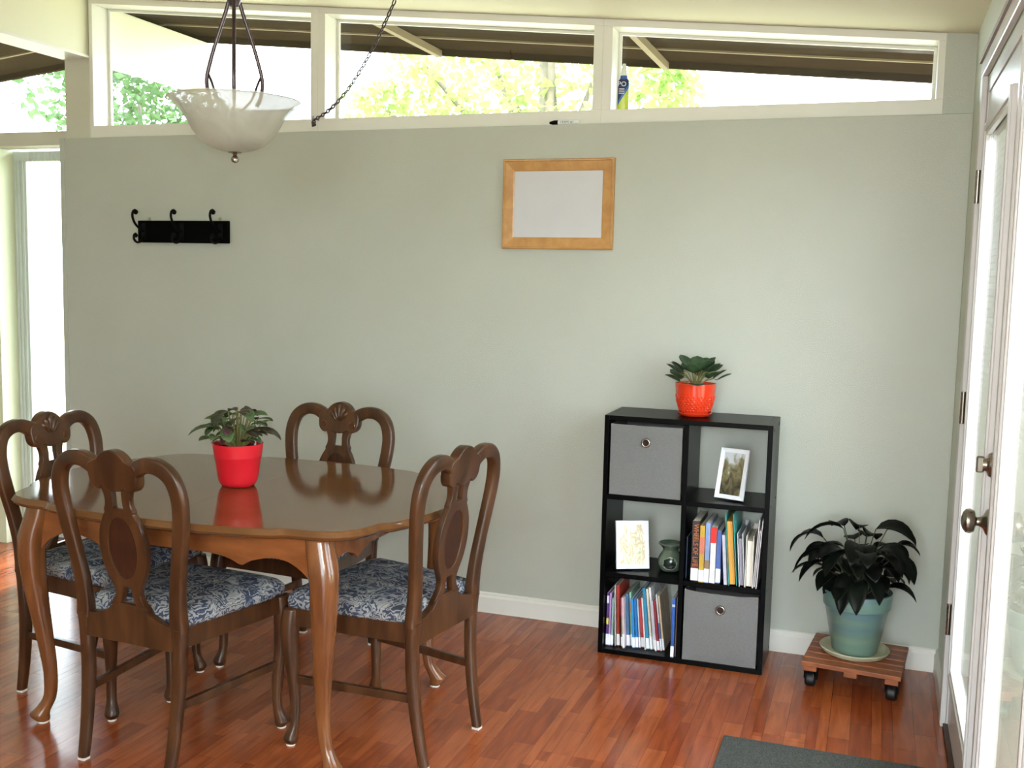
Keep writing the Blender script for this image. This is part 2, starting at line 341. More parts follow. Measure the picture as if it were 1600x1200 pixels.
win_frame(2, WIN[1][0], WIN[1][1], -2.61, -1.3475)
win_frame(3, WIN[2][0], WIN[2][1], -1.3475, -0.1)
# left bay: rail, upper pane, glazed door set back
struct(MB().box((XL, 0.03, 1.992), (-3.964, 0.16, 2.058)).build('trim_3', POSTW, bevel=0.002))
w4 = struct(empty('window_4', (-4.7, .1, 2.058)))
MB().hexa([(-1.0, .05, 0), (.736, .05, 0), (.736, .054, 0), (-1.0, .054, 0), (-1.0, .05, .42), (.736, .05, .60), (.736, .054, .60), (-1.0, .054, .42)]).build('pane', GLASS, w4)
MB().box((-1.0, .04, 0), (.736, .05, .014)).build('stop', WHITE, w4)
d1 = struct(empty('door_1', (-4.3, 0.2, 0)))
def dpart(name, a, b, m, root=d1, bev=0.002, par=None):
    ox, oy, oz = root.location
    return MB().box((a[0] - ox, a[1] - oy, a[2] - oz), (b[0] - ox, b[1] - oy, b[2] - oz)).build(name, m, par or root, bevel=bev)
VIN = mat('vinyl_door_frame', (205, 214, 208), 0.35)
dpart('jamb', (-4.50, 0.06, 0), (-4.425, 0.26, 1.992), mat('lit_jamb_tone', (216, 220, 190), 0.5))  # yellowish light on the reveal is put into the jamb colour
dpart('stile', (-4.425, 0.17, 0.05), (-4.345, 0.21, 1.985), VIN)
for k in range(3): dpart('rib', (-4.41 + k * .022, 0.163, 0.05), (-4.402 + k * .022, 0.17, 1.94), VIN, bev=0.001)
dpart('top_rail', (-4.345, 0.17, 1.935), (-3.966, 0.21, 1.985), VIN)
for k in range(14): dpart('rib', (-4.335 + k * .026, 0.164, 1.937), (-4.326 + k * .026, 0.17, 1.983), VIN, bev=0.001)
dpart('bottom_rail', (-4.345, 0.17, 0.03), (-3.90, 0.21, 0.10), VIN)
dpart('pane', (-4.345, 0.188, 0.10), (-3.90, 0.192, 1.935), GLASS, bev=0)
dpart('threshold', (-4.5, 0.13, 0.0), (-3.9, 0.27, 0.028), mat('dark_oak_threshold', (96, 62, 42), 0.5))
cas = MB().box((-4.62, 0.02, 0), (-4.50, 0.2, 1.992)).build('trim_4', WHITE, bevel=0.002); struct(cas)
MB().box((-4.545, 0.014, 0.60), (-4.515, 0.02, 0.70)).build('strike_plate', IRON, cas)
struct(MB().box((XL, 0.16, 0), (-4.62, 0.22, 1.992)).build('wall_left_bay', WALLR))
# ------------------------------------------------------------------ double glazed door in the right wall
def casing(p0, p1, name):
    return struct(MB().box(p0, p1).build(name, DOORW, bevel=0.004))
casing((-0.018, -0.452, 0), (0.0, -0.515, 2.052), 'trim_5')
casing((-0.018, -0.452, 2.052), (0.0, -2.32, 2.10), 'trim_6')
MB_ = MB().box((-0.024, -0.445, 2.10), (0.0, -2.33, 2.115)); struct(MB_.build('trim_7', mat('dark_casing_edge', (150, 132, 118), 0.5)))
casing((-0.018, -2.245, 0), (0.0, -2.32, 2.052), 'trim_8')
struct(MB().box((0.0, -0.50, 0), (0.12, -0.53, 2.03)).box((0, -2.23, 0), (.12, -2.26, 2.03)).box((0, -.53, 2.0), (.12, -2.23, 2.03)).build('trim_9', DOORW))
struct(MB().box((-0.01, -0.53, 0.0), (0.13, -2.23, 0.02)).build('trim_10', mat('dark_oak_sill', (64, 40, 28), 0.5)))
BLIND = mat('ivory_blind_slat', (226, 222, 204), 0.5)
def door_leaf(idx, ya, yb, hinge_at_a, knob):
    """leaf from ya (far) to yb (near), face flush with the wall"""
    root = struct(empty('door_%d' % idx, (0.0, (ya + yb) / 2, 0.0))); oy = (ya + yb) / 2
    g0, g1, z0, z1 = ya - 0.095, yb + 0.125, 0.217, 1.877
    if not knob: g0, g1 = ya - 0.14, yb + 0.095
    fx0, fx1 = 0.004, 0.045
    def bx(name, a, b, m=DOORW, par=root, bev=0.002):
        return MB().box((a[0], a[1] - oy, a[2]), (b[0], b[1] - oy, b[2])).build(name, m, par, bevel=bev)
    bx('stile', (fx0, ya, .022), (fx1, g0, 1.998)); bx('stile', (fx0, g1, .022), (fx1, yb, 1.998))
    bx('rail', (fx0, g0, .022), (fx1, g1, z0)); bx('rail', (fx0, g0, z1), (fx1, g1, 1.998))
    # raised glazing moulding, stepped
    for nm, a, b in (('moulding', (g0 + .02, z0 - .02), (g0 - .018, z1 + .02)), ('moulding', (g1 + .018, z0 - .02), (g1 - .02, z1 + .02))):
        mm = MB().box((-0.008, a[0] - oy, a[1]), (0.006, b[0] - oy, b[1])).box((-0.013, a[0] * .7 + b[0] * .3 - oy, a[1]), (-0.006, a[0] * .3 + b[0] * .7 - oy, b[1])); mm.build(nm, DOORW, root, bevel=0.002)
    for za, zb in ((z0 - .02, z0 + .018), (z1 - .018, z1 + .02)):
        MB().box((-0.008, g0 - .018 - oy, za), (0.006, g1 + .018 - oy, zb)).box((-0.013, g0 - .018 - oy, za * .7 + zb * .3), (-0.006, g1 + .018 - oy, za * .3 + zb * .7)).build('moulding', DOORW, root, bevel=0.002)
    MB().box((0.008, g0 - oy, z0), (0.011, g1 - oy, z1)).build('pane', GLASS, root)
    MB().box((0.036, g0 - oy, z0), (0.039, g1 - oy, z1)).build('pane', GLASS, root)
    bl_ = MB(); z = z1 - .03
    while z > z0 + 0.02:
        c = 0.0055; q_ = .5; bl_.hexa([(0.0235 - c, g1 + .012 - oy, z - c * q_), (0.0235 + c, g1 + .012 - oy, z + c * q_), (0.0235 + c, g0 - .012 - oy, z + c * q_), (0.0235 - c, g0 - .012 - oy, z - c * q_),
                             (0.0235 - c, g1 + .012 - oy, z - c * q_ + .0006), (0.0235 + c, g1 + .012 - oy, z + c * q_ + .0006), (0.0235 + c, g0 - .012 - oy, z + c * q_ + .0006), (0.0235 - c, g0 - .012 - oy, z - c * q_ + .0006)]); z -= 0.019
    tag(bl_.build('blind_slats', BLIND, root), kind='stuff')
    MB().box((0.016, g1 + .012 - oy, z1 - .022), (0.031, g0 - .012 - oy, z1)).build('blind_headrail', BLIND, root)
    if hinge_at_a:
        for z in (1.72, 1.04, 0.36):
            h = MB().tube([(-0.012, ya + .012 - oy, z - .05), (-0.012, ya + .012 - oy, z + .05)], 0.008, 10).box((-0.008, ya + .012 - oy, z - .05), (-0.004, ya + .034 - oy, z + .05)).box((-0.004, ya - .018 - oy, z - .05), (0.004, ya + .012 - oy, z + .05))
            for q in (-.03, -.01, .01, .03): h.tube([(-0.012, ya + .012 - oy, z + q - .001), (-0.012, ya + .012 - oy, z + q + .001)], 0.0088, 10)
            h.build('hinge', CHROME, root, smooth='auto')
    if knob:
        ky = yb + 0.055 - oy
        def lx(prof, z, nm):   # lathe about -x
            mb = MB().lathe([(r, h_) for r, h_ in prof], 24); mb.v = [(-v[2] + 0.004, ky + v[0], z + v[1]) for v in mb.v]; return mb.build(nm, CHROME, root, smooth='auto')
        lx([(.0, .0), (.034, .0), (.034, .004), (.029, .010), (.016, .016), (.011, .024), (.0105, .030), (.014, .033), (.026, .036), (.0305, .045), (.0295, .054), (.021, .061), (.009, .065), (.0, .066)], 0.852, 'knob')
        lx([(.0, .0), (.031, .0), (.031, .006), (.027, .013), (.016, .017), (.014, .026), (.0, .027)], 0.992, 'deadbolt_rose')
        MB().box((-0.036, ky - .006, 0.972), (-0.018, ky + .006, 1.012)).build('thumb_turn', CHROME, root, bevel=0.004)
    return root
door_leaf(2, -0.532, -1.378, True, True)
door_leaf(3, -1.384, -2.228, False, False)
struct(MB().box((-0.006, -1.368, 0.022), (0.004, -1.392, 1.998)).build('trim_11', DOORW, bevel=0.002))
# ------------------------------------------------------------------ outside: eave, ground, trees
EAVE = mat('dark_stained_soffit', (50, 38, 26), 0.9, spec=.0, var=(38, 29, 20), scale=(.5, 6, 6), nscale=5)
ev = tag(empty('roof_overhang', (-2.0, 0.17, 2.4)), 'dark brown boarded roof overhang outside the high windows', 'roof'); ox, oy, oz = ev.location
BAT = mat('pale_batten', (120, 104, 76), 0.7)
def soff(x0, x1, y0, y1, dz0, dz1, name, m):
    MB().hexa([(x0 - ox, y0 - oy, ceil_z(x0 + 1e-4) + dz0 - oz), (x1 - ox, y0 - oy, ceil_z(x1 - 1e-4) + dz0 - oz), (x1 - ox, y1 - oy, ceil_z(x1 - 1e-4) + dz0 - oz), (x0 - ox, y1 - oy, ceil_z(x0 + 1e-4) + dz0 - oz),
               (x0 - ox, y0 - oy, ceil_z(x0 + 1e-4) + dz1 - oz), (x1 - ox, y0 - oy, ceil_z(x1 - 1e-4) + dz1 - oz), (x1 - ox, y1 - oy, ceil_z(x1 - 1e-4) + dz1 - oz), (x0 - ox, y1 - oy, ceil_z(x0 + 1e-4) + dz1 - oz)]).build(name, m, ev)
for x0, x1 in ((-7.5, -3.9), (-3.9, 1.2)):
    ys = [0.17, 0.42, 0.70, 1.0]
    for a, b in zip(ys[:-1], ys[1:]): soff(x0, x1, a + .004, b - .004, .03, .05, 'soffit_board', EAVE)
    for y in ys[1:-1]: soff(x0, x1, y - .007, y + .007, .022, .04, 'batten', BAT)
    soff(x0, x1, 1.0, 1.03, .0, .07, 'fascia', EAVE); soff(x0, x1, .17, 1.0, .05, .06, 'roof_deck', EAVE)
for x in (-2.46, -1.29): # lookout rafters
    MB().hexa([(x - .014 - ox, .17 - oy, ceil_z(x) - .012 - oz), (x + .014 - ox, .17 - oy, ceil_z(x) - .012 - oz), (x + .014 - ox, 1.0 - oy, ceil_z(x) - .012 - oz), (x - .014 - ox, 1.0 - oy, ceil_z(x) - .012 - oz),
               (x - .014 - ox, .17 - oy, ceil_z(x) + .022 - oz), (x + .014 - ox, .17 - oy, ceil_z(x) + .022 - oz), (x + .014 - ox, 1.0 - oy, ceil_z(x) + .022 - oz), (x - .014 - ox, 1.0 - oy, ceil_z(x) + .022 - oz)]).build('rafter', BAT, ev)
g = MB().box((-60, -60, -0.35), (60, 80, -0.30)).build('ground', mat('pale_patio_ground', (168, 163, 142), 0.95, spec=.1, var=(150, 150, 118), nscale=.4)); struct(g)
LEAF = [mat_translucent('bright_leaf_%d' % i, c, .55, var=v, nscale=1.5, rough=.5) for i, (c, v) in enumerate((((138, 168, 92), (104, 140, 70)), ((100, 128, 80), (72, 100, 60)), ((182, 204, 126), (140, 168, 92))))]
BARK = mat('grey_bark', (132, 120, 104), 0.9, var=(100, 92, 80), nscale=6)
def tree(label, loc, trunk_h, blobs, nleaf, lm, lsize):
    root = thing('tree', label, 'tree', loc, 0, 'garden trees beyond the windows')
    rnd = random.Random(label); t = MB(); t.tube([(0, 0, 0), (.06, .03, trunk_h * .5), (-.03, 0, trunk_h)], [.16, .12, .07], 8)
    for (bx_, by, bz, r) in blobs: t.tube([(0, 0, trunk_h * .55), (bx_ * .5, by * .5, (trunk_h * .6 + bz) / 2), (bx_, by, bz)], [.06, .04, .015], 6)
    t.build('trunk', BARK, root, smooth=True)
    mb = MB(); per = nleaf // len(blobs)
    for (bx_, by, bz, r) in blobs:
        for _ in range(per):
            d = Vector((rnd.gauss(0, 1), rnd.gauss(0, 1), rnd.gauss(0, 1))).normalized() * r * rnd.random() ** .45
            c = Vector((bx_, by, bz)) + d; s = lsize * rnd.uniform(.6, 1.2)
            a = Vector((rnd.gauss(0, 1), rnd.gauss(0, 1), rnd.gauss(-.4, .6))).normalized(); b = a.orthogonal().normalized(); b.rotate(Matrix.Rotation(rnd.random() * 6.28, 3, a)); n = a.cross(b) * .15
            mb.add([c, c + a * s * .5 + b * s * .3 + n * s, c + a * s, c + a * s * .5 - b * s * .3 + n * s], [(0, 1, 2), (0, 2, 3)])
    tag(mb.build('foliage', lm, root, fix=False), kind='stuff')
tree('leafy tree with a pale trunk seen through the middle high window', (-3.2, 5.2, -.3), 3.9, [(-.3, 0, 3.3, .55), (.4, .2, 3.6, .6), (.1, -.2, 4.3, .8), (-.7, .3, 3.9, .5), (.9, .1, 4.2, .6), (1.1, 0, 3.4, .35), (-.9, 0, 3.1, .35), (-1.3, .2, 3.7, .45), (-1.7, 0, 3.3, .35), (-.2, 0, 2.8, .4)], 3600, LEAF[2], .12)
tree('dense green tree seen through the high window behind the pendant lamp', (-8.0, 5.6, -.3), 3.2, [(0, 0, 3.6, .8), (.7, .2, 3.1, .55), (-.6, 0, 3.9, .9), (.3, 0, 2.7, .5), (1.0, 0, 2.85, .4)], 3300, LEAF[1], .13)
tree('dense green tree seen through the upper left pane beside the post', (-12.6, 5.2, -.3), 3.0, [(0, 0, 3.0, .7), (-.6, .1, 3.6, .8), (.5, 0, 3.5, .6), (-.9, 0, 2.7, .6), (.2, 0, 4.2, .8), (.7, 0, 2.6, .4)], 3800, LEAF[0], .14)
# ------------------------------------------------------------------ dining table
TC = (-2.165, -1.185)
table = thing('dining_table', 'polished brown dining table with scalloped apron and curved legs, between the four chairs', 'table', (TC[0], TC[1], 0), 0)
q = [(0, .510), (.16, .506), (.30, .486), (.375, .468), (.405, .450), (.44, .446), (.50, .440), (.555, .418), (.592, .378), (.612, .325), (.622, .285), (.646, .262), (.672, .20), (.70, .10)]
half = [Vector((x, y, 0)) for x, y in q] + [Vector((.712, 0, 0))] + [Vector((x, -y, 0)) for x, y in reversed(q)]
half = catmull(half, 3)
H = 0.726
for sgn in (1, -1):
    rings = []
    for z, ins in ((H - .030, .030), (H - .028, .012), (H - .022, .004), (H - .016, .0), (H - .010, .004), (H - .006, .007), (H - .0015, .009), (H, .012)):
        ring = []
        for p in half:
            L_ = p.length; k = (L_ - ins) / L_; x = p.x * k
            if p.x < 1e-6: x = 0.0004
            ring.append((sgn * max(x, .0004), p.y * k, z))
        rings.append(ring)
    lf_ = MB().loft(rings).build('table_leaf', TOPM, table, smooth='auto')
    for p in lf_.data.polygons:
        if len(p.vertices) > 8: p.use_smooth = False
def apron(length, fn, name='apron'):
    a = length / 2; prof = [(0, .622), (.28, .622), (.42, .612), (.50, .598), (.56, .612), (.70, .628), (.82, .622), (.92, .595), (1.0, .555)]
    right = catmull([Vector((p[0] * a, 0, p[1])) for p in prof], 4); pts = [(-p.x, p.z) for p in reversed(right)][:-1] + [(p.x, p.z) for p in right] + [(a, .697), (-a, .697)]
    me = plate([pts], .011, .002, fn, name); link(me, name, WOODT, table, smooth='auto')
for s in (1, -1):
    apron(.955, lambda x, y, z, s=s: (x, s * .390 + y, z)); apron(.76, lambda x, y, z, s=s: (s * .486 + y, x, z))
for sx in (1, -1):
    for sy in (1, -1):
        def P(ox_, oy_, z, r): return (sx * ox_, sy * oy_, z, r, r)
        leg = column([P(.478, .385, .697, .036), P(.486, .390, .66, .038), P(.500, .398, .60, .040), P(.502, .398, .52, .037), P(.494, .388, .40, .030), P(.484, .374, .28, .0235), P(.479, .361, .17, .0195), P(.486, .356, .09, .018), P(.504, .362, .05, .022), P(.516, .370, .03, .028), P(.512, .367, .014, .024), P(.508, .364, .006, .018)], 16, 2.5)
        lo = leg.build('leg', WOODL, table, smooth=True)
        MB().lathe([(0, 0), (.017, 0), (.017, .007), (0, .007)], 12, (sx * .508, sy * .364, 0)).build('glide', GLIDE, lo)
# ------------------------------------------------------------------ chairs (built once, then copied)
def rake(z): return -0.197 - 0.062 * max(0.0, (z - .42) / .5) ** 1.25 if z > .42 else -0.197
def make_chair():
    root = empty('dining_chair')
    def back_leg(s):
        path = catmull([(s * .172, -.200, .43), (s * .170, -.196, .36), (s * .166, -.198, .25), (s * .161, -.212, .12), (s * .157, -.232, .008)], 5)
        return sweep_xz(path, [.021, .0205, .019, .0175, .0155], [.018, .017, .0165, .015, .0135])
    def front_leg(s):
        dx = s * .45; P = lambda o, z, r: (s * .217 + dx * o, .195 + .4 * o, z, r, r)
        return column([P(.002, .425, .026), P(.010, .39, .0275), P(.015, .345, .0265), P(.010, .28, .0225), P(-.004, .20, .0175), P(-.014, .12, .0145), P(-.010, .065, .0140), P(.006, .035, .019), P(.010, .02, .0215), P(.006, .006, .016)], 14, 2.5)
    for s in (-1, 1):
        lb = back_leg(s).build('leg', WOOD, root, smooth='auto'); MB().box((s * .157 - .012, -.244, 0), (s * .157 + .012, -.220, .009)).build('glide', GLIDE, lb)
        lf = front_leg(s).build('leg', WOOD, root, smooth=True); MB().lathe([(0, 0), (.014, 0), (.014, .007), (0, .007)], 10, (s * .221, .199, 0)).build('glide', GLIDE, lf)
        MB().bar((s * .163, -.198, .205), (s * .212, .19, .205), .016, .024).build('stretcher', WOOD, root, bevel=.002)
        MB().bar((s * .172, -.19, .402), (s * .222, .19, .402), .022, .058).build('side_rail', WOOD, root, bevel=.002)
        stile = catmull([(s * x, rake(z), z) for x, z in ((.172, .42), (.170, .46), (.174, .53), (.187, .61), (.203, .69), (.214, .76), (.2135, .815), (.196, .862), (.160, .888), (.118, .892), (.084, .880), (.062, .862))], 5)
        sweep_xz(stile, [.024, .0235, .022, .021, .022, .0225, .0225, .022, .022, .022, .023, .023], [.0185, .017, .0155, .0145, .0145, .015, .0155, .0155, .0155, .0155, .016, .016], 5.0, 16).build('stile', WOOD, root, smooth='auto')
    MB().bar((-.222, .198, .402), (.222, .198, .402), .022, .058).build('front_rail', WOOD, root, bevel=.002)
    # back rail rises to a shoe under the splat
    pts = [(-.165, .365), (.165, .365), (.165, .432), (.12, .436), (.075, .452), (.055, .472), (-.055, .472), (-.075, .452), (-.12, .436), (-.165, .432)]
    link(plate([pts], .013, .002, lambda x, y, z: (x, y - .199, z), 'back_rail'), 'back_rail', WOOD, root, smooth='auto')
    # carved crest: shell over two scrolled ears
    right = [(0, .922), (.012, .920), (.026, .915), (.040, .905), (.050, .894), (.066, .888), (.082, .878), (.083, .852), (.079, .830), (.066, .817), (.052, .815), (.042, .824), (.030, .818), (.014, .813), (0, .812)]
    sm = catmull([Vector((a, 0, b)) for a, b in right], 3); out = [(p.x, p.z) for p in sm] + [(-p.x, p.z) for p in reversed(sm[1:-1])]
    crest = link(plate([out], .017, .004, lambda x, y, z: (x, y + rake(z), z), 'crest', 2), 'crest', WOOD, root, smooth='auto')
    for k in range(-2, 3):
        a = k * .34; n_ = 5; pth = []
        for i in range(n_):
            r = .012 + i * .060 / (n_ - 1) * (1 - .12 * abs(k)); x = math.sin(a) * r; z = .845 + math.cos(a) * r; pth.append((x, rake(z) + .0155, z))
        MB().tube(pth, [.0035, .006, .0085, .0095, .006], 8).build('shell_flute', WOOD, crest, smooth=True)
    for s in (-1, 1): MB().tube([(s * .062, rake(.84) + .010, .84), (s * .062, rake(.84) + .021, .84)], [.018, .012], 14).build('scroll', WOOD, crest, smooth='auto')
    # splat with a framed oval panel
    R = [(.034, .822), (.041, .812), (.038, .800), (.035, .782), (.037, .764), (.042, .752), (.041, .744), (.051, .724), (.062, .694), (.068, .655), (.067, .615), (.058, .575), (.045, .545), (.037, .526), (.035, .508), (.041, .490), (.056, .470)]
    sm = catmull([Vector((a * 1.2, 0, b)) for a, b in R], 3); out = [(p.x, p.z) for p in sm] + [(-p.x, p.z) for p in reversed(sm)]
    h1 = [(-.021, .818), (.021, .818), (.019, .790), (.021, .758), (-.021, .758), (-.019, .790)]
    h2 = [(-.016, .530), (.016, .530), (.020, .503), (.030, .476), (-.030, .476), (-.020, .503)]
    ell = lambda a, b: [(a * math.cos(2 * PI * i / 40), .641 + b * math.sin(2 * PI * i / 40)) for i in range(40)]
    sp = link(plate([out, h1, h2, ell(.052, .092)], .010, .002, lambda x, y, z: (x, y + rake(z), z), 'splat'), 'splat', WOOD, root, smooth='auto')
    link(plate([ell(.0525, .0925)], .006, .0, lambda x, y, z: (x, y + rake(z), z), 'oval_panel'), 'oval_panel', PANELM, sp)
    # padded seat
    ol = catmull([Vector(p) for p in ((0, .222, 0), (.16, .220, 0), (.222, .205, 0), (.236, .165, 0), (.212, -.02, 0), (.186, -.165, 0), (.172, -.180, 0), (.10, -.184, 0), (0, -.184, 0), (-.10, -.184, 0), (-.172, -.180, 0), (-.186, -.165, 0), (-.212, -.02, 0), (-.236, .165, 0), (-.222, .205, 0), (-.16, .220, 0))], 4, True)
    rings = [[(p.x * k, p.y * k + .02 * (1 - k), z) for p in ol] for z, k in ((.430, .985), (.436, 1.0), (.450, 1.008), (.463, .995), (.472, .955), (.479, .87), (.484, .70), (.487, .45), (.488, .15))]
    MB().loft(rings).build('seat_cushion', FAB, root, smooth=True)
    return root
ch = make_chair()
spots = [((-2.205, -1.485), -.08, 'carved dining chair seen from behind, drawn up to the near long side of the table'),
         ((-1.65, -1.21), 1.43, 'carved dining chair at the table end nearest the black cube shelf'),
         ((-2.21, -.765), PI - .06, 'carved dining chair on the far side of the table, against the sage wall'),
         ((-2.68, -1.235), -PI / 2 - .02, 'carved dining chair at the table end nearest the bright glass door')]
for i, (p, a, lb) in enumerate(spots):
    c = ch if i == 0 else copy_tree(ch)
    c.location = (p[0], p[1], 0); c.rotation_euler = (0, 0, a); tag(c, lb, 'chair', 'dining chairs around the table')
# ------------------------------------------------------------------ pendant lamp and chain
lx_, ly_ = -2.205, -1.19
lamp = thing('pendant_lamp', 'alabaster glass bowl pendant lamp hanging over the table', 'lamp', (lx_, ly_, 0))
prof = [(.208, 1.939), (.205, 1.942), (.189, 1.931), (.168, 1.912), (.152, 1.890), (.139, 1.866), (.124, 1.842), (.102, 1.817), (.072, 1.798), (.035, 1.787), (.004, 1.784)]
pr = [(p.x, p.z) for p in catmull([Vector((a, 0, b)) for a, b in prof], 3)]
inner = [(max(r - .005, .003), z + .004) for r, z in reversed(pr[2:])]
MB().lathe(pr + inner, 56).build('bowl', mat_translucent('alabaster_glass', (232, 232, 226), .6, var=(212, 212, 206), nscale=5, rough=.25, clear=.22), lamp, smooth=True)
MB().lathe([(0, 1.787), (.020, 1.787), (.021, 1.783), (.008, 1.780), (.005, 1.775), (.0115, 1.768), (.0125, 1.762), (.010, 1.755), (0, 1.751)], 20).build('finial', CHROME, lamp, smooth='auto')
MB().tube([(0, 0, 1.79), (0, 0, 2.24)], .0035, 8).build('rod', CHROME, lamp, smooth=True)
hz = 2.245
MB().lathe([(0, hz - .02), (.014, hz - .018), (.022, hz), (.024, hz + .03), (.012, hz + .045), (.007, hz + .08), (.006, ceil_z(lx_) - .03), (.05, ceil_z(lx_) - .028), (.06, ceil_z(lx_) - .004), (0, ceil_z(lx_) - .001)], 20).build('stem', DARKM, lamp, smooth='auto')
for az in (183, 303, 63):
    c, s = math.cos(math.radians(az)), math.sin(math.radians(az))
    p = catmull([(c * r, s * r, z) for r, z in ((.012, hz + .02), (.03, 2.21), (.058, 2.14), (.086, 2.06), (.098, 2.01), (.092, 1.965), (.078, 1.935))], 5)
    ar = MB().tube(p, [.006] * len(p), 8).build('arm', DARKM, lamp, smooth=True)
    p = catmull([(c * r, s * r, z) for r, z in ((.094, 2.03), (.082, 2.005), (.07, 1.975), (.055, 1.945), (.03, 1.92))], 5)
    MB().tube(p, [.004] * len(p), 8).build('scroll', DARKM, ar, smooth=True)
def chain_mesh(path, llen=.034, w=.012, r=.0026):
    P_ = [Vector(p) for p in path]; mb = MB(); acc = 0; pts = []; 
    d = [0]
    for a, b in zip(P_[:-1], P_[1:]): d.append(d[-1] + (b - a).length)
    def atd(t):
        for i in range(len(d) - 1):
            if d[i + 1] >= t: return P_[i].lerp(P_[i + 1], (t - d[i]) / max(d[i + 1] - d[i], 1e-9))
        return P_[-1]
    step = llen - 3.2 * r; k = 0; t = 0
    while t + llen < d[-1]:
        a, b = atd(t), atd(t + llen); ax = (b - a).normalized(); s1 = ax.cross(Vector((0.3, 1, .2))).normalized(); s2 = ax.cross(s1)
        sd_ = s1 if k % 2 else s2; cc = (a + b) / 2; ring = []
        for j in range(12):
            th = 2 * PI * j / 12; ring.append(cc + ax * math.copysign(abs(math.cos(th)) ** .8, math.cos(th)) * (llen / 2 - r) + sd_ * math.sin(th) * w / 2)
        ring.append(ring[0]); mb.tube(ring, r, 5, False); t += step; k += 1
    return mb
hook_w = Vector((-2.605, -0.012, 2.066)); hook_c = Vector((-1.99, -0.46, ceil_z(-1.99)))
sw = []
for i in range(40):
    t = i / 39; p = hook_w.lerp(hook_c - Vector((0, 0, .03)), t); p.z -= .16 * 4 * t * (1 - t) * .55; sw.append(p)
chn = thing('swag_chain', 'thin metal swag chain hanging from ceiling to the window sill hook', 'chain', tuple(hook_w))
def off(mb, o): mb.v = [(v[0] - o[0], v[1] - o[1], v[2] - o[2]) for v in mb.v]; return mb
off(chain_mesh(sw), hook_w).build('chain_links', DARKM, chn, smooth=True)
tail = [hook_w + Vector((.010 * math.sin(i * .9), -.004 * math.cos(i), -.002 - .0022 * i)) for i in range(14)]
off(chain_mesh(tail, .022), hook_w).build('chain_tail', DARKM, chn, smooth=True)
MB().tube([(0, .042, 0.004), (0, .018, 0.004), (0.0, .0, 0.0), (0, -.008, .006), (0, -.004, .014)], .0028, 8).build('wall_hook', CHROME, chn, smooth=True)
hk = hook_c - hook_w
MB().tube([(hk.x, hk.y, hk.z), (hk.x, hk.y, hk.z - .02), (hk.x + .01, hk.y, hk.z - .03), (hk.x, hk.y, hk.z - .04)], .003, 8).build('ceiling_hook', CHROME, chn, smooth=True)
# ------------------------------------------------------------------ wall things
pf = thing('picture_frame', 'honey wooden picture frame with blank grey sheet on sage wall', 'picture frame', (-1.504, 0, 1.706))
FW, FH, FBD = .460, .356, .047
OAK = mat('honey_oak', (196, 148, 88), 0.35, var=(180, 130, 72), scale=(3, 3, 3), nscale=9, coat=.2)
def frame_parts(root, w, h, bd, depth, m, bev=.003, tf=lambda v: v):
    """four mitred mouldings; front faces -y"""
    W2, H2 = w / 2, h / 2; cs = [(-W2, -H2), (W2, -H2), (W2, H2), (-W2, H2)]; ci = [(-W2 + bd, -H2 + bd), (W2 - bd, -H2 + bd), (W2 - bd, H2 - bd), (-W2 + bd, H2 - bd)]
    lp = lambda a, b, t: (a[0] + (b[0] - a[0]) * t, a[1] + (b[1] - a[1]) * t)
    for i in range(4):
        j = (i + 1) % 4; sec = [(0, 0), (0, -depth * .85), (.06, -depth), (.16, -depth), (.2, -depth * .8), (.9, -depth * .62), (1, -depth * .55), (1, 0)]
        rings = []
        for o_, n_ in ((cs[i], ci[i]), (cs[j], ci[j])):
            rings.append([tf((lp(o_, n_, t)[0], d, lp(o_, n_, t)[1])) for t, d in sec])
        MB().loft(rings).build('moulding', m, root)
frame_parts(pf, FW, FH, FBD, .022, OAK)
MB().box((-FW / 2 + .03, -.010, -FH / 2 + .03), (FW / 2 - .03, -.004, FH / 2 - .03)).build('sheet', mat('pale_grey_sheet', (203, 203, 208), 0.35, var=(199, 199, 203), nscale=5), pf)
hr = thing('hook_rack', 'black coat rack board with curled double hooks on sage wall', 'coat rack', (-3.275, 0, 1.585))
MB().box((-.243, -.022, -.050), (.243, -.004, .050)).build('board', RACKB, hr, bevel=.003)
for x in (-.19, .19):
    MB().box((x - .006, -.008, .045), (x + .006, -.002, .066)).tube([(x, -.008, .058), (x, -.005, .058)], .004, 8).build('hanger_tab', mat('zinc_tab', (170, 168, 150), .4, metal=.6), hr)
for x in (-.208, 0, .205):
    k = tag(empty('hook'), None); k.parent = hr; k.location = (x, -.022, 0)
    MB().box((-.011, -.004, -.038), (.011, 0, .036)).build('back_plate', IRON, k, bevel=.001)
    p = catmull([(0, -.003, .0), (0, -.030, .012), (0, -.062, .034), (0, -.078, .064), (0, -.074, .086), (0, -.060, .093), (0, -.050, .084)], 6)
    MB().tube(p, [.0055] * (len(p) - 8) + [.006, .006, .0065, .007, .008, .0085, .009, .009], 8).sphere((0, -.056, .084), .0105).build('upper_prong', IRON, k, smooth=True)
    p = catmull([(0, -.003, -.026), (0, -.025, -.046), (0, -.052, -.050), (0, -.070, -.036), (0, -.068, -.018), (0, -.056, -.012)], 6)
    MB().tube(p, [.0055] * len(p), 8).sphere((0, -.058, -.020), .0100).build('lower_prong', IRON, k, smooth=True)
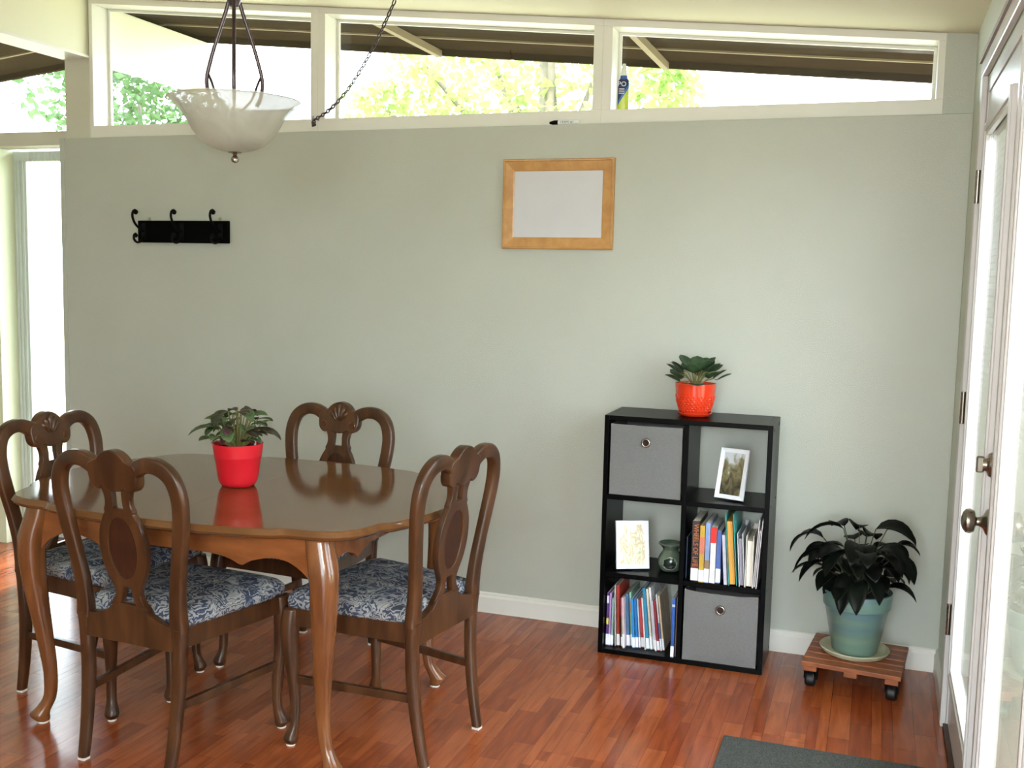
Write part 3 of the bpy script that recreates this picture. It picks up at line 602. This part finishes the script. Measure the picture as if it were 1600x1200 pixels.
# marker on the ledge and spray bottle on the sill
mk = thing('marker_pen', 'white marker pen with black cap lying on the wall ledge', 'marker', (-1.492, 0.016, 2.0285), 0.0)
mkc = lambda prof, m, nm: (lambda mb: mb.build(nm, m, mk, smooth='auto'))(off_lathe_x(prof))
def off_lathe_x(prof, n=18):
    mb = MB().lathe(prof, n); mb.v = [(v[2], v[0], v[1]) for v in mb.v]; return mb
mkc([(0, -.030), (.0088, -.030), (.0088, .054), (.007, .058), (0, .058)], LABELW, 'barrel')
mkc([(0, -.062), (.004, -.062), (.0075, -.050), (.0092, -.044), (.0092, -.026), (0, -.026)], IRON, 'cap')
me = text_mesh('I EXPO #1', .0125); lt = link(me, 'lettering', IRON, mk); lt.rotation_euler = (PI / 2 + .1, 0, 0); lt.location = (.012, -.0092, 0)
sb = thing('cleaner_bottle', 'blue and lime cleaner bottle with white nozzle on window sill', 'bottle', (-1.268, .062, 2.076), .2)
def rr(w, d, z, n=24): return [(math.copysign(abs(math.cos(2 * PI * j / n)) ** .6, math.cos(2 * PI * j / n)) * w, math.copysign(abs(math.sin(2 * PI * j / n)) ** .6, math.sin(2 * PI * j / n)) * d, z) for j in range(n)]
def mat_bottle():
    m = mat('bottle_label', (170, 200, 40), .3); nt = m.node_tree; N = nt.nodes; L = nt.links; b = N['Principled BSDF']
    tc = N.new('ShaderNodeTexCoord'); sp = N.new('ShaderNodeSeparateXYZ'); L.new(tc.outputs['Object'], sp.inputs[0])
    ma = N.new('ShaderNodeMath'); ma.operation = 'MULTIPLY_ADD'; ma.inputs[1].default_value = -1.6; L.new(sp.outputs['X'], ma.inputs[0]); L.new(sp.outputs['Z'], ma.inputs[2])
    rp = N.new('ShaderNodeValToRGB'); rp.color_ramp.interpolation = 'CONSTANT'
    st = [(0, (196, 214, 60)), (.048, (58, 112, 190)), (.066, (26, 44, 92))]
    rp.color_ramp.elements.new(.5)
    for e, (p, c) in zip(rp.color_ramp.elements, st): e.position = p; e.color = lin(c)
    L.new(ma.outputs[0], rp.inputs[0]); L.new(rp.outputs[0], b.inputs['Base Color']); return m
MB().loft([rr(.021, .013, 0), rr(.022, .014, .004), rr(.022, .014, .105), rr(.020, .013, .114), rr(.014, .010, .122)]).build('body', mat_bottle(), sb, smooth='auto')
MB().loft([rr(.0135, .0115, .118), rr(.0135, .0115, .132)]).build('collar', mat('blue_collar', (40, 86, 170), .4), sb, smooth='auto')
MB().loft([rr(.0125, .0125, .132), rr(.011, .011, .150), rr(.007, .007, .174), rr(.006, .006, .178)]).build('nozzle', mat('pale_nozzle', (222, 228, 214), .4), sb, smooth='auto')
lt = link(text_mesh('PO', .026), 'lettering', LABELW, sb); lt.rotation_euler = (PI / 2, 0, 0); lt.location = (-.006, -.0146, .098)
for k in range(3): MB().box((-.017, -.0147, .078 - k * .008), (.004, -.0139, .081 - k * .008)).build('lettering', LABELW, sb)
# ------------------------------------------------------------------ black cube shelf
SX, SY, SW, SD, SH, T = -1.2155, -0.2869, .612, .277, .912, .018
sh = thing('cube_shelf', 'black six-cube shelf standing against the sage wall', 'shelf', (SX, SY, 0))
CW = (SW - 3 * T) / 2; CHH = (SH - 4 * T) / 3
MB().box((0, 0, 0), (T, SD, SH)).build('side_panel', BLACK, sh, bevel=.001); MB().box((SW - T, 0, 0), (SW, SD, SH)).build('side_panel', BLACK, sh, bevel=.001)
MB().box((T + CW, .001, T), (2 * T + CW, SD, SH - T)).build('divider', BLACK, sh, bevel=.001)
MB().box((T, 0, SH - T), (SW - T, SD, SH)).build('top_panel', BLACK, sh, bevel=.001); MB().box((T, 0, 0), (SW - T, SD, T)).build('bottom_panel', BLACK, sh, bevel=.001)
ZC = [T, 2 * T + CHH, 3 * T + 2 * CHH]
for c in range(2):
    for r in (1, 2): MB().box((T + c * (CW + T), .001, ZC[r] - T), (T + c * (CW + T) + CW, SD, ZC[r])).build('shelf_board', BLACK, sh, bevel=.001)
for z in (.30, .61, .03, .89):
    for y in (.05, .23): MB().tube([(SW, y, z), (SW + .0015, y, z)], .005, 10).build('screw_cap', mat('cam_cap', (12, 12, 12), .4), sh)
X1, X2 = SX + T, SX + 2 * T + CW     # left inner edges of the two columns
def fabric_bin(x, z, label, sag):
    root = thing('fabric_bin', label, 'storage bin', (x + CW / 2, SY + .006, z), 0, 'grey fabric bins in the cube shelf')
    w, h, d = CW - .012, CHH - .014, SD - .02; n = 14; vs = []; fs = []
    for i in range(n + 1):
        for j in range(n + 1):
            u, v = j / n * 2 - 1, i / n * 2 - 1; x_ = u * w / 2; z_ = (v + 1) / 2 * h + .001
            bulge = (1 - u * u) * (1 - v * v); wr = .004 * math.exp(-((v + .72 + .18 * u * u - .1 * u) / .10) ** 2) * sag
            if i == n: z_ -= sag * .008 * (1 - u * u)
            if i == 0: pass
            vs.append((x_, -.004 * bulge * .6 - wr, z_))
    for i in range(n):
        for j in range(n): a = i * (n + 1) + j; fs.append((a, a + 1, a + n + 2, a + n + 1))
    mb = MB().add(vs, fs); mb.box((-w / 2, .0005, .001), (-w / 2 + .003, d, h)).box((w / 2 - .003, .0005, .001), (w / 2, d, h)).box((-w / 2, d - .003, .001), (w / 2, d, h)).box((-w / 2, .0005, .001), (w / 2, d, .004)).box((-w / 2, .0008, .001), (w / 2, .003, h - .006))
    mb.build('fabric_box', BINF, root, smooth='auto', fix=False)
    mb = MB().lathe([(.0105, 0), (.0105, .004), (.0125, .0065), (.0165, .0055), (.018, .001), (.018, 0)], 28); mb.v = [(v[0], -v[2] - .003, v[1] + h * .765) for v in mb.v]; mb.build('grommet', CHROME, root, smooth=True)
    mb = MB().lathe([(0, 0), (.0108, 0), (.0108, .0012), (0, .0012)], 20); mb.v = [(v[0], -v[2] - .0032, v[1] + h * .765) for v in mb.v]; mb.build('hole_shade_disc', mat('hole_shade', (30, 22, 24), .8), root)  # dark disc stands in for the shade inside the grommet
fabric_bin(X1, ZC[2], 'grey fabric bin in the upper left cube of the black shelf', 0.25)
fabric_bin(X2, ZC[0], 'sagging grey fabric bin in the lower right cube of the black shelf', 1.0)
# small white frames
def desk_frame(loc, yaw, w, h, lean, pm, label):
    root = thing('photo_frame', label, 'photo frame', loc, yaw)
    c, s = math.cos(lean), math.sin(lean); tf = lambda v: (v[0], v[1] * c + (v[2] + h / 2) * s + .012 * c * 0, -v[1] * s * -1 * -1 * 0 + (v[2] + h / 2) * c - v[1] * s)
    lift = 0.0
    frame_parts(root, w, h, .016, .012, LABELW, tf=tf)
    mb = MB().box((-w / 2 + .012, -.0065, -h / 2 + .012), (w / 2 - .012, -.0045, h / 2 - .012)); 
    pr_ = mb.build('print', pm, root); pr_.data.transform(Matrix.Translation((0, 0, 0))); 
    for v in pr_.data.vertices: v.co = tf(tuple(v.co))
    mb = MB().box((-w / 2 + .004, -.004, -h / 2 + .004), (w / 2 - .004, .001, h / 2 - .004)); mb.v = [tf(v) for v in mb.v]; mb.build('backing', IRON, root)
    hz_ = h * .6; mb = MB().bar(tf((0, .001, hz_ - h / 2)), (0, h * .42, .002), .03, .002); mb.build('easel_strut', IRON, root)
    return root
PR1 = mat_print('woodland_print', [(.45, (36, 33, 26)), (.62, (84, 76, 50)), (.80, (128, 120, 88)), (.95, (200, 204, 208))], 40, 2.6, (1, 1, .55))
PR2 = mat_print('pale_print', [(.38, (170, 176, 120)), (.55, (228, 222, 196)), (.64, (196, 178, 132)), (.74, (236, 236, 230)), (.95, (240, 240, 240))], 46, 1.6, (1, 1, .4))
desk_frame((-.757, -.205, ZC[2] + .004), -.30, .112, .188, .26, PR1, 'white photo frame with woodland print leaning in the upper right cube')
desk_frame((-1.107, -.216, ZC[1] + .004), .46, .128, .182, .20, PR2, 'white photo frame with pale print in the middle left cube')
# oil burner: a pinched pot with an arched opening
ob = thing('oil_burner', 'green glazed ceramic oil burner in the middle left cube', 'oil burner', (-.972, -.165, ZC[1] + .0008))
prof = [(.030, 0), (.038, .002), (.046, .014), (.049, .030), (.046, .048), (.038, .064), (.030, .076), (.029, .082), (.036, .092), (.046, .101), (.048, .105), (.045, .106), (.034, .096), (.004, .092)]
pp = catmull([Vector((a, 0, b)) for a, b in prof], 4); n = 48; vs = []; fs = []
for p in pp: vs += [(p.x * math.cos(2 * PI * j / n), p.x * math.sin(2 * PI * j / n), p.z) for j in range(n)]
for i in range(len(pp) - 1):
    for j in range(n):
        zc = (pp[i].z + pp[i + 1].z) / 2; an = (2 * PI * (j + .5) / n + PI / 2 - .1 + PI) % (2 * PI) - PI
        if i < 28 and (an / .56) ** 2 + ((zc - .034) / .021) ** 2 < 1: continue
        k = (j + 1) % n; fs.append((i * n + j, i * n + k, (i + 1) * n + k, (i + 1) * n + j))
o = MB().add(vs, fs).build('body', mat('green_glaze', (98, 114, 98), .15, var=(70, 86, 74), nscale=20, coat=.6), ob, smooth=True); md = o.modifiers.new('wall', 'SOLIDIFY'); md.thickness = .003; md.offset = -1
MB().lathe([(0, .004), (.018, .004), (.018, .016), (0, .016)], 16).build('tealight', mat('tin', (120, 120, 118), .4, metal=.8), ob)
# ------------------------------------------------------------------ books
def cmat(rgb): return mat('cover_%d_%d_%d' % rgb, rgb, .38, var=tuple(max(0, int(v * .88)) for v in rgb), nscale=30)
GRP = {}
def book(x, z, t, h, d, y, lean, rgb, label, lab=.19, band=None, text=None, tcol=None, top=None, name='book', page=PAPER):
    """x,z = lower left corner (lower right if leaning right); spine faces the room at depth y"""
    root = thing(name, label, name.replace('_', ' '), (x, y, z)); root.rotation_euler = (0, lean, 0)
    if lean > 0: f = lambda m_: setattr(m_, 'v', [(v[0] - t, v[1], v[2]) for v in m_.v]) or m_
    else: f = lambda m_: m_
    b = .0012
    f(MB().box((0, 0, 0), (b, d, h)).box((t - b, 0, 0), (t, d, h)).box((0, 0, 0), (t, b, h))).build('cover', cmat(rgb), root, bevel=.0004, seg=1)
    f(MB().box((b, b, .002), (t - b, d - .003, h - .002))).build('page_block', page, root)
    if lab: f(MB().box((-.0002, -.0006, .004), (t + .0002, .003, .004 + h * lab))).build('spine_label', LABELW, root)
    if band:
        for z0, z1, c in band: f(MB().box((0, -.0004, h * z0), (t, .002, h * z1))).build('spine_band', cmat(c), root)
    if text:
        me = text_mesh(text, t * .95); w_ = max(v.co.x for v in me.vertices) - min(v.co.x for v in me.vertices); k = h * .70 / w_
        for v in me.vertices: v.co = (v.co.y * (1.0 if k > 1.4 else 1), -.0008 - v.co.z, -v.co.x * k)
        for v in me.vertices: v.co = (v.co.x + t / 2, v.co.y, v.co.z + h * .60)
        link(me, 'lettering', cmat(tcol), root)
    return root
zb = ZC[0] + .0008
# bottom left cube: a row of thin books
X6 = lambda cx: -1.233 + cx * .000326
book(X6(122), zb, .0085, .208, .16, -.252, 0, (92, 58, 128), 'thin purple book at the far left of the bottom row', .2, [(.40, .52, (212, 200, 96)), (.80, .94, (226, 220, 236))])
book(X6(151), zb, .0075, .205, .16, -.250, 0, (176, 138, 196), 'thin lavender book beside the purple one in the bottom row', .2)
book(X6(178), zb, .0085, .186, .15, -.247, 0, (140, 164, 160), 'thin grey-green book third from the left in the bottom row', .2)
book(X6(226), zb, .004, .236, .17, -.246, -.035, (226, 222, 218), 'tall very thin white booklet left of the red book', 0)
book(X6(248), zb, .0115, .238, .17, -.242, -.035, (168, 52, 42), 'tall brick red book in the bottom row of the shelf', .18)
row = [(.0075, .190, .040, (112, 136, 92), 'thin green book with pink top edge in the bottom row', .18, [(.62, 1.0, (222, 110, 124))]),
       (.0075, .196, .048, (224, 196, 202), 'thin pale pink book left of the slate blue one', .26, None),
       (.0125, .205, .058, (70, 112, 150), 'slate blue book in the bottom row of the shelf', .2, None),
       (.0080, .212, .066, (150, 192, 164), 'mint green book with orange patch in the bottom row', .2, [(.62, .84, (206, 150, 62))]),
       (.0105, .192, .074, (48, 140, 206), 'bright blue book, left of the two blue twins', .2, None),
       (.0095, .192, .080, (36, 118, 190), 'deeper blue book, right of the two blue twins', .2, None),
       (.0060, .190, .086, (196, 206, 214), 'thin pale grey book between deep blue and red books', .2, None),
       (.0135, .190, .092, (190, 42, 52), 'red book with white lettering in the middle of the bottom row', .19, [(.30, .84, (206, 74, 82))]),
       (.0050, .200, .098, (232, 228, 224), 'thin white booklet right of the middle red book', 0, None),
       (.0115, .238, .104, (48, 136, 176), 'tall teal blue book in the bottom row', .17, None),
       (.0090, .234, .108, (228, 216, 196), 'tall cream book beside the tall teal one', .2, None),
       (.0080, .240, .112, (236, 234, 236), 'tallest thin white book right of the cream one', .2, None),
       (.0070, .196, .116, (206, 196, 214), 'thin pale lilac book in the bottom row', .2, None),
       (.0090, .192, .120, (150, 34, 46), 'short dark crimson book right of the white ones', .18, None),
       (.0060, .216, .124, (220, 226, 232), 'thin white book with blue foot near the row end', .2, [(.2, .5, (70, 110, 160))]),
       (.0070, .212, .128, (216, 190, 160), 'thin beige book last of the leaning row', .2, None)]
xp, tp, ap, hp = X6(248), .0115, .035, .238
for i, (t, h, a, c, lb, lab, band) in enumerate(row):
    hm = min(h, hp); x = xp + tp / math.cos(ap) + max(0, hm * (math.tan(a) - math.tan(ap))) + .0006
    if i == 0: x += .004
    book(x, zb, t, h, .155 + .01 * (i % 3), -.243 + .006 * ((i * 5) % 4) - (.022 if i == 1 else 0), -a, c, lb, lab, band); xp, tp, ap, hp = x, t, a, h
book(-.9375, zb, .0115, .226, .17, -.2868, 0, (44, 92, 176), 'upright royal blue book pulled forward at the right of the bottom row', .18, [(.86, .90, (190, 206, 226))])
book(-.9245, zb, .0045, .228, .16, -.27, 0, (150, 118, 98), 'thin brown booklet against the divider in the bottom row', 0)
# middle right cube
zm = ZC[1] + .0008; X7 = lambda cx: -.928 + cx * .0002787
book(X2 + .002, zm, .0045, .158, .15, -.255, 0, (34, 54, 84), 'thin dark navy booklet at the left of the middle right cube', 0)
book(X7(188), zm, .0275, .226, .19, -.279, 0, (42, 28, 24), 'thick dark brown book with orange vertical title', .20, [(.20, .30, (96, 48, 34))], 'WHEELS OF LIFE', (196, 112, 58))
book(X7(293), zm, .0185, .212, .18, -.283, 0, (204, 164, 60), 'mustard yellow book with pink band on its spine', .20, [(.50, .80, (214, 128, 104))])
book(X7(364), zm, .0175, .224, .19, -.283, 0, (136, 160, 206), 'pale blue book with brown foot in the middle right cube', .22, [(.22, .38, (150, 120, 90))])
book(X7(431), zm, .0205, .208, .18, -.277, 0, (232, 230, 232), 'white book with bright red spine top', 0, [(.72, 1.0, (226, 40, 36))], None)
book(X7(511), zm, .0165, .196, .17, -.272, 0, (78, 108, 180), 'medium blue book in the middle right cube', .26)
book(X7(624), zm, .0130, .184, .17, -.280, -.075, (206, 204, 224), 'pale lilac booklet leaning left of the teal binder', 0)
def binder(x, z, t, h, d, y, lean, rgb, label, inner, tw=.0022, gap=0, pages_h=.9):
    root = thing('ring_binder', label, 'binder', (x, y, z)); root.rotation_euler = (0, lean, 0)
    sg = -1 if lean > 0 else 1; o_ = -t if lean > 0 else 0
    MB().box((o_, 0, 0), (o_ + tw, d, h)).build('cover', cmat(rgb), root, bevel=.0006, seg=1); MB().box((o_ + t - tw, 0, 0), (o_ + t, d, h)).build('cover', cmat(rgb), root, bevel=.0006, seg=1)
    MB().box((o_, d - tw, 0), (o_ + t, d, h)).build('spine', cmat(rgb), root)
    MB().box((o_ + tw + .002, .008, .004), (o_ + t - tw - gap, d - .01, h * pages_h)).build('page_block', inner, root)
    for zz in (.22, .5, .78):
        ring = [(o_ + t * .5, d - .03 + .0 + .014 * math.cos(k * PI / 8), h * zz + .008 * math.sin(k * PI / 8)) for k in range(17)]
        MB().tube(ring, .0012, 6, False).build('ring', CHROME, root, smooth=True)
    return root
ORP = mat('orange_paper_edges', (222, 164, 74), .7, var=(200, 140, 58), scale=(60, 1, 1), nscale=8)
binder(X7(688), zm, .030, .262, .235, -.2865, -.085, (78, 172, 168), 'teal ring binder full of orange paper in the middle right cube', ORP, gap=.004)
binder(X7(822), zm, .020, .196, .235, -.283, -.075, (226, 230, 236), 'slim white binder with grey papers right of the teal one', mat('grey_paper_edges', (150, 144, 158), .7), gap=.003)
binder(X7(895), zm, .0270, .190, .22, -.284, -.01, (232, 230, 222), 'thick white binder packed with paper in the middle right cube', mat('cream_paper_edges', (232, 224, 212), .7, var=(206, 196, 186), scale=(80, 1, 1), nscale=8))
binder(X2 + CW - .0155, zm, .014, .252, .225, -.2865, .055, (234, 228, 234), 'tall white binder leaning against the right side of the cube', mat('pale_paper_edges', (196, 190, 196), .7), gap=.003, pages_h=.84)
# ------------------------------------------------------------------ plants
def leaf_mesh(mb, base, dirv, length, width, droop, fold=.25, n=7, tw=0.0, prof=None):
    """a curved, folded leaf blade growing from base along dirv and drooping"""
    p = Vector(base); d = Vector(dirv).normalized(); rows = []; step = length / n
    side = d.cross(Vector((0, 0, 1)));
    if side.length < .05: side = Vector((1, 0, 0))
    side.normalize(); side.rotate(Matrix.Rotation(tw, 3, d))
    for i in range(n + 1):
        t = i / n; w = width * (prof(t) if prof else math.sin(PI * min(1, t * .92 + .06)) ** .8)
        if i == n: w = width * .02
        up = side.cross(d).normalized()
        rows.append((p - side * w + up * w * fold, p - side * w * .5 + up * w * fold * .35, p.copy(), p + side * w * .5 + up * w * fold * .35, p + side * w + up * w * fold))
        p = p + d * step; d = (d + Vector((0, 0, -droop * step * 10))).normalized(); side = (side - d * side.dot(d)).normalized()
    vs = [v for r in rows for v in r]; fs = []
    for i in range(n):
        for j in range(4): a = i * 5 + j; fs.append((a, a + 1, a + 6, a + 5))
    mb.add(vs, fs); return p
def leaf_obj(root, m, base, dirv, length, width, droop, stem=None, stemm=None, **k):
    mb = MB(); leaf_mesh(mb, base, dirv, length, width, droop, **k); o = mb.build('leaf', m, root, smooth=True, fix=False)
    md = o.modifiers.new('thickness', 'SOLIDIFY'); md.thickness = .0008
    if stem: MB().tube(catmull(stem, 4), .0018, 6).build('stalk', stemm, o, smooth=True)
    return o
SOIL = mat('potting_soil', (46, 34, 26), .95, var=(30, 22, 16), nscale=60, bump=.6, bscale=120)
rnd = random.Random(3)
# red pot on the table
tp_ = thing('potted_plant', 'red plastic pot with purple-tinged leafy plant on the dining table', 'potted plant', (-2.20, -1.19, .726), .3); tp_.scale = (.93, .93, .93)
RED = mat('red_plastic', (214, 30, 44), .38, spec=.5)
MB().lathe([(0, 0), (.046, 0), (.056, .004), (.064, .016), (.068, .03), (.0785, .100), (.080, .102), (.0805, .108), (.0865, .150), (.083, .150), (.077, .108), (.0, .106)], 48).build('pot', RED, tp_, smooth='auto')
MB().lathe([(0, .138), (.082, .134)], 32).build('soil', SOIL, tp_)
LG = mat_translucent('green_leaf', (98, 124, 76), .2, var=(66, 88, 54), nscale=14, rough=.4); LP = mat_translucent('purple_leaf', (72, 40, 48), .15, var=(54, 66, 44), nscale=16, rough=.4)
STM = mat('plant_stem', (120, 116, 66), .6)
for i in range(64):
    az = i * 2.39996 + rnd.uniform(-.3, .3); rr_ = .082 * math.sqrt((i % 32 + .5) / 32); k_ = rnd.uniform(.1, .75) if i >= 32 else 1.0
    top = .150 + .115 * math.sqrt(max(0, 1 - (rr_ / .095) ** 2)) * k_; el = rnd.uniform(.0, .6)
    b = Vector((rr_ * math.cos(az), rr_ * math.sin(az), top)); L_ = rnd.uniform(.042, .066); m = LP if (i % 4 == 0 or top > .258) else LG
    leaf_obj(tp_, m, b, (math.cos(az + .5), math.sin(az + .5), el), L_, L_ * .31, rnd.uniform(1.2, 3.2), [(rr_ * .3 * math.cos(az), rr_ * .3 * math.sin(az), .135), (rr_ * .6 * math.cos(az), rr_ * .6 * math.sin(az), (top + .135) / 2), tuple(b)], STM, tw=rnd.uniform(-.5, .5))
for az, el, L_, m in ((3.6, .5, .125, LG), (-.15, .3, .12, LP), (.5, .1, .10, LG), (-1.9, -.6, .06, LP), (2.8, .9, .10, LG)):
    b = Vector((.05 * math.cos(az), .05 * math.sin(az), .195)); leaf_obj(tp_, m, b, (math.cos(az), math.sin(az), el), L_, L_ * .22, 1.1, [(.01, 0, .135), tuple(b * .8 + Vector((0, 0, .02))), tuple(b)], STM)
MB().hexa([(.060, -.012, .12), (.064, -.002, .12), (.0645, -.002, .12), (.0605, -.012, .12), (.060, -.012, .178), (.064, -.004, .182), (.0645, -.004, .182), (.0605, -.012, .178)]).build('plant_tag', LABELW, tp_)
# orange pot with violet on the shelf
vp = thing('potted_violet', 'orange-red textured pot with round-leaved violet on top of the black shelf', 'potted plant', (-.905, -.15, SH), .4)
ORA = mat('orange_glaze', (226, 62, 32), .18, spec=.5, coat=.6)
vpots = MB().lathe([(0, .010), (.048, .010), (.060, .028), (.069, .056), (.0735, .090), (.0755, .118), (.0765, .124), (.0725, .124), (.069, .105), (0, .100)], 48).build('pot', ORA, vp, smooth='auto')
kn = MB()
for r_ in range(7):
    for j in range(30):
        a = 2 * PI * (j + .5 * (r_ % 2)) / 30; z = .026 + r_ * .0085; R_ = .058 + (.0715 - .058) * min(1, (z - .022) / .05)
        R_ = (lambda zz: .060 + (.069 - .060) * (zz - .028) / .028 if zz < .056 else .069 + .0045 * (zz - .056) / .034)(z) - .001
        c = Vector((R_ * math.cos(a), R_ * math.sin(a), z)); o_ = Vector((math.cos(a), math.sin(a), 0)); t_ = Vector((-math.sin(a), math.cos(a), 0)); u_ = Vector((0, 0, 1))
        kn.add([c - t_ * .0062, c - u_ * .0075, c + t_ * .0062, c + u_ * .0075, c + o_ * .0035], [(0, 1, 4), (1, 2, 4), (2, 3, 4), (3, 0, 4)])
tag(kn.build('diamond_relief', ORA, vpots, fix=False), kind='stuff')
MB().lathe([(0, 0), (.048, 0), (.060, .006), (.0655, .014), (.063, .0155), (.056, .011), (0, .011)], 40).build('saucer', ORA, vp, smooth='auto')
MB().lathe([(0, .112), (.072, .108)], 32).build('soil', SOIL, vp)
LV = mat('violet_leaf', (58, 86, 52), .6, var=(40, 62, 40), nscale=20)
rl = lambda t: max(.02, math.sin(PI * min(1, max(0, t)) ** .85) ** .6)
for i in range(15):
    az = i * 2.39996 + rnd.uniform(-.25, .25); ring_ = i / 15; el = 1.0 - ring_ * .75; R_ = .035 + .05 * ring_
    b = Vector((R_ * math.cos(az), R_ * math.sin(az), .128 + .05 * (1 - ring_) + rnd.uniform(0, .012)))
    leaf_obj(vp, LV, b, (math.cos(az), math.sin(az), el * .8 + .3), .058, .031, .28, [(.008 * math.cos(az), .008 * math.sin(az), .108), tuple(b * .6 + Vector((0, 0, .06))), tuple(b)], STM, prof=rl, fold=.18)
for az, el, R_, z in ((2.75, .75, .05, .155), (2.6, .15, .062, .125), (1.9, 1.0, .03, .165), (-.2, .5, .06, .14), (.6, .9, .045, .165), (1.3, 1.1, .03, .17), (-1.75, -.25, .055, .125)):
    b = Vector((R_ * math.cos(az), R_ * math.sin(az), z)); leaf_obj(vp, LV, b, (math.cos(az), math.sin(az), el + .3), .064, .032, .22, [(0, 0, .11), tuple(b * .55 + Vector((0, 0, .055))), tuple(b)], STM, prof=rl, fold=.18)
# plant caddy, saucer, teal pot with a drooping dark plant
cx_, cy_, ca = -.285, -.205, -.10
dl = thing('plant_caddy', 'slatted wooden plant caddy on black casters by the door', 'plant stand', (cx_, cy_, 0), ca)
CED = mat('red_cedar', (164, 94, 52), .45, var=(120, 64, 35), scale=(2, 14, 8), nscale=6)
for k in range(6): MB().box((-.165, -.165 + k * .0566, .083), (.165, -.165 + k * .0566 + .047, .099)).build('slat', CED, dl, bevel=.002)
for x in (-.135, 0, .135): MB().box((x - .022, -.158, .063), (x + .022, .158, .083)).build('crossbar', CED, dl, bevel=.002)
for x in (-.135, .135):
    for y in (-.125, .125):
        k = empty('caster', (x, y, 0)); k.parent = dl
        MB().tube([(-.019, 0, .026), (-.013, 0, .026), (.013, 0, .026), (.019, 0, .026)], [.019, .026, .026, .019], 20).build('wheel', mat('black_rubber', (16, 16, 17), .5), k, smooth='auto', bevel=.003)
        MB().box((-.023, -.014, .028), (-.0195, .014, .058)).box((.0195, -.014, .028), (.023, .014, .058)).box((-.024, -.018, .056), (.024, .018, .063)).build('fork', IRON, k, bevel=.001)
pl = thing('potted_lily', 'teal glazed pot with dark drooping leafy plant on the wooden caddy', 'potted plant', (-.292, -.195, .099))
TEAL = mat('teal_glaze', (104, 136, 128), .3, spec=.5, stops=[(.3, (126, 148, 130)), (.5, (108, 138, 128)), (.64, (96, 126, 136)), (.75, (128, 150, 132))], scale=(1, 1, 7), nscale=3, coat=.3)
MB().lathe([(0, .010), (.074, .010), (.078, .014), (.109, .172), (.112, .176), (.116, .178), (.121, .228), (.119, .233), (.110, .233), (.106, .205), (0, .20)], 56).build('pot', TEAL, pl, smooth='auto')
MB().lathe([(0, 0), (.095, 0), (.112, .008), (.121, .022), (.118, .024), (.106, .013), (.09, .009), (0, .009)], 48).build('saucer', mat('cream_saucer', (204, 202, 176), .45, var=(184, 182, 152), nscale=10), pl, smooth='auto')
MB().lathe([(0, .222), (.110, .218)], 32).build('soil', SOIL, pl)
LD = mat('dark_leaf', (14, 20, 16), .42, spec=.15, var=(7, 10, 9), nscale=10); SD_ = mat('dark_stalk', (52, 66, 40), .5)
lp_ = lambda t: max(.02, math.sin(PI * min(1, t) ** .8) ** .9)
key = [(-1.9, .06, .30, .20), (3.3, .10, .36, .19), (2.9, .13, .40, .18), (2.2, .10, .44, .17), (.1, .12, .40, .19), (.5, .10, .45, .19), (-.5, .11, .36, .17), (-1.2, .08, .31, .17), (-1.57, .10, .29, .17), (-2.5, .11, .33, .18), (1.2, .06, .42, .17), (1.7, .05, .45, .16), (-2.2, .07, .38, .17), (-.9, .09, .38, .17), (2.6, .09, .34, .17), (.3, .08, .33, .16), (-1.75, .03, .40, .16), (-3.0, .06, .45, .17), (-.2, .05, .46, .17)]
for i in range(58):
    if i < len(key): az, R_, top, L_ = key[i]
    else: az = i * 2.39996; R_ = rnd.uniform(.03, .12); top = rnd.uniform(.25, .41); L_ = rnd.uniform(.10, .15)
    L_ *= .92
    if math.sin(az) > .15: L_ = min(L_, (.150 / math.sin(az)) - R_)
    if math.cos(az) > .15: L_ = min(L_, (.215 / math.cos(az)) - R_)
    b = Vector((R_ * math.cos(az), R_ * math.sin(az), top)); d = Vector((math.cos(az), math.sin(az), rnd.uniform(.1, .6)))
    leaf_obj(pl, LD, b, d, L_, .036, rnd.uniform(1.1, 2.0), [(.25 * R_ * math.cos(az), .25 * R_ * math.sin(az), .215), (.55 * R_ * math.cos(az), .55 * R_ * math.sin(az), .215 + (top - .215) * .6), tuple(b)], SD_, prof=lp_, fold=.3, tw=rnd.uniform(-.4, .4), n=8)
# ------------------------------------------------------------------ door mat
mt = MB().box((-.66, -1.65, 0.0), (-.045, -.86, .010)).build('door_mat', mat('charcoal_mat', (92, 94, 92), .95, spec=.1, var=(62, 65, 64), nscale=260, bump=.9, bscale=300), bevel=.003)
tag(mt, 'charcoal grey ribbed door mat lying in front of the glass door', 'mat')
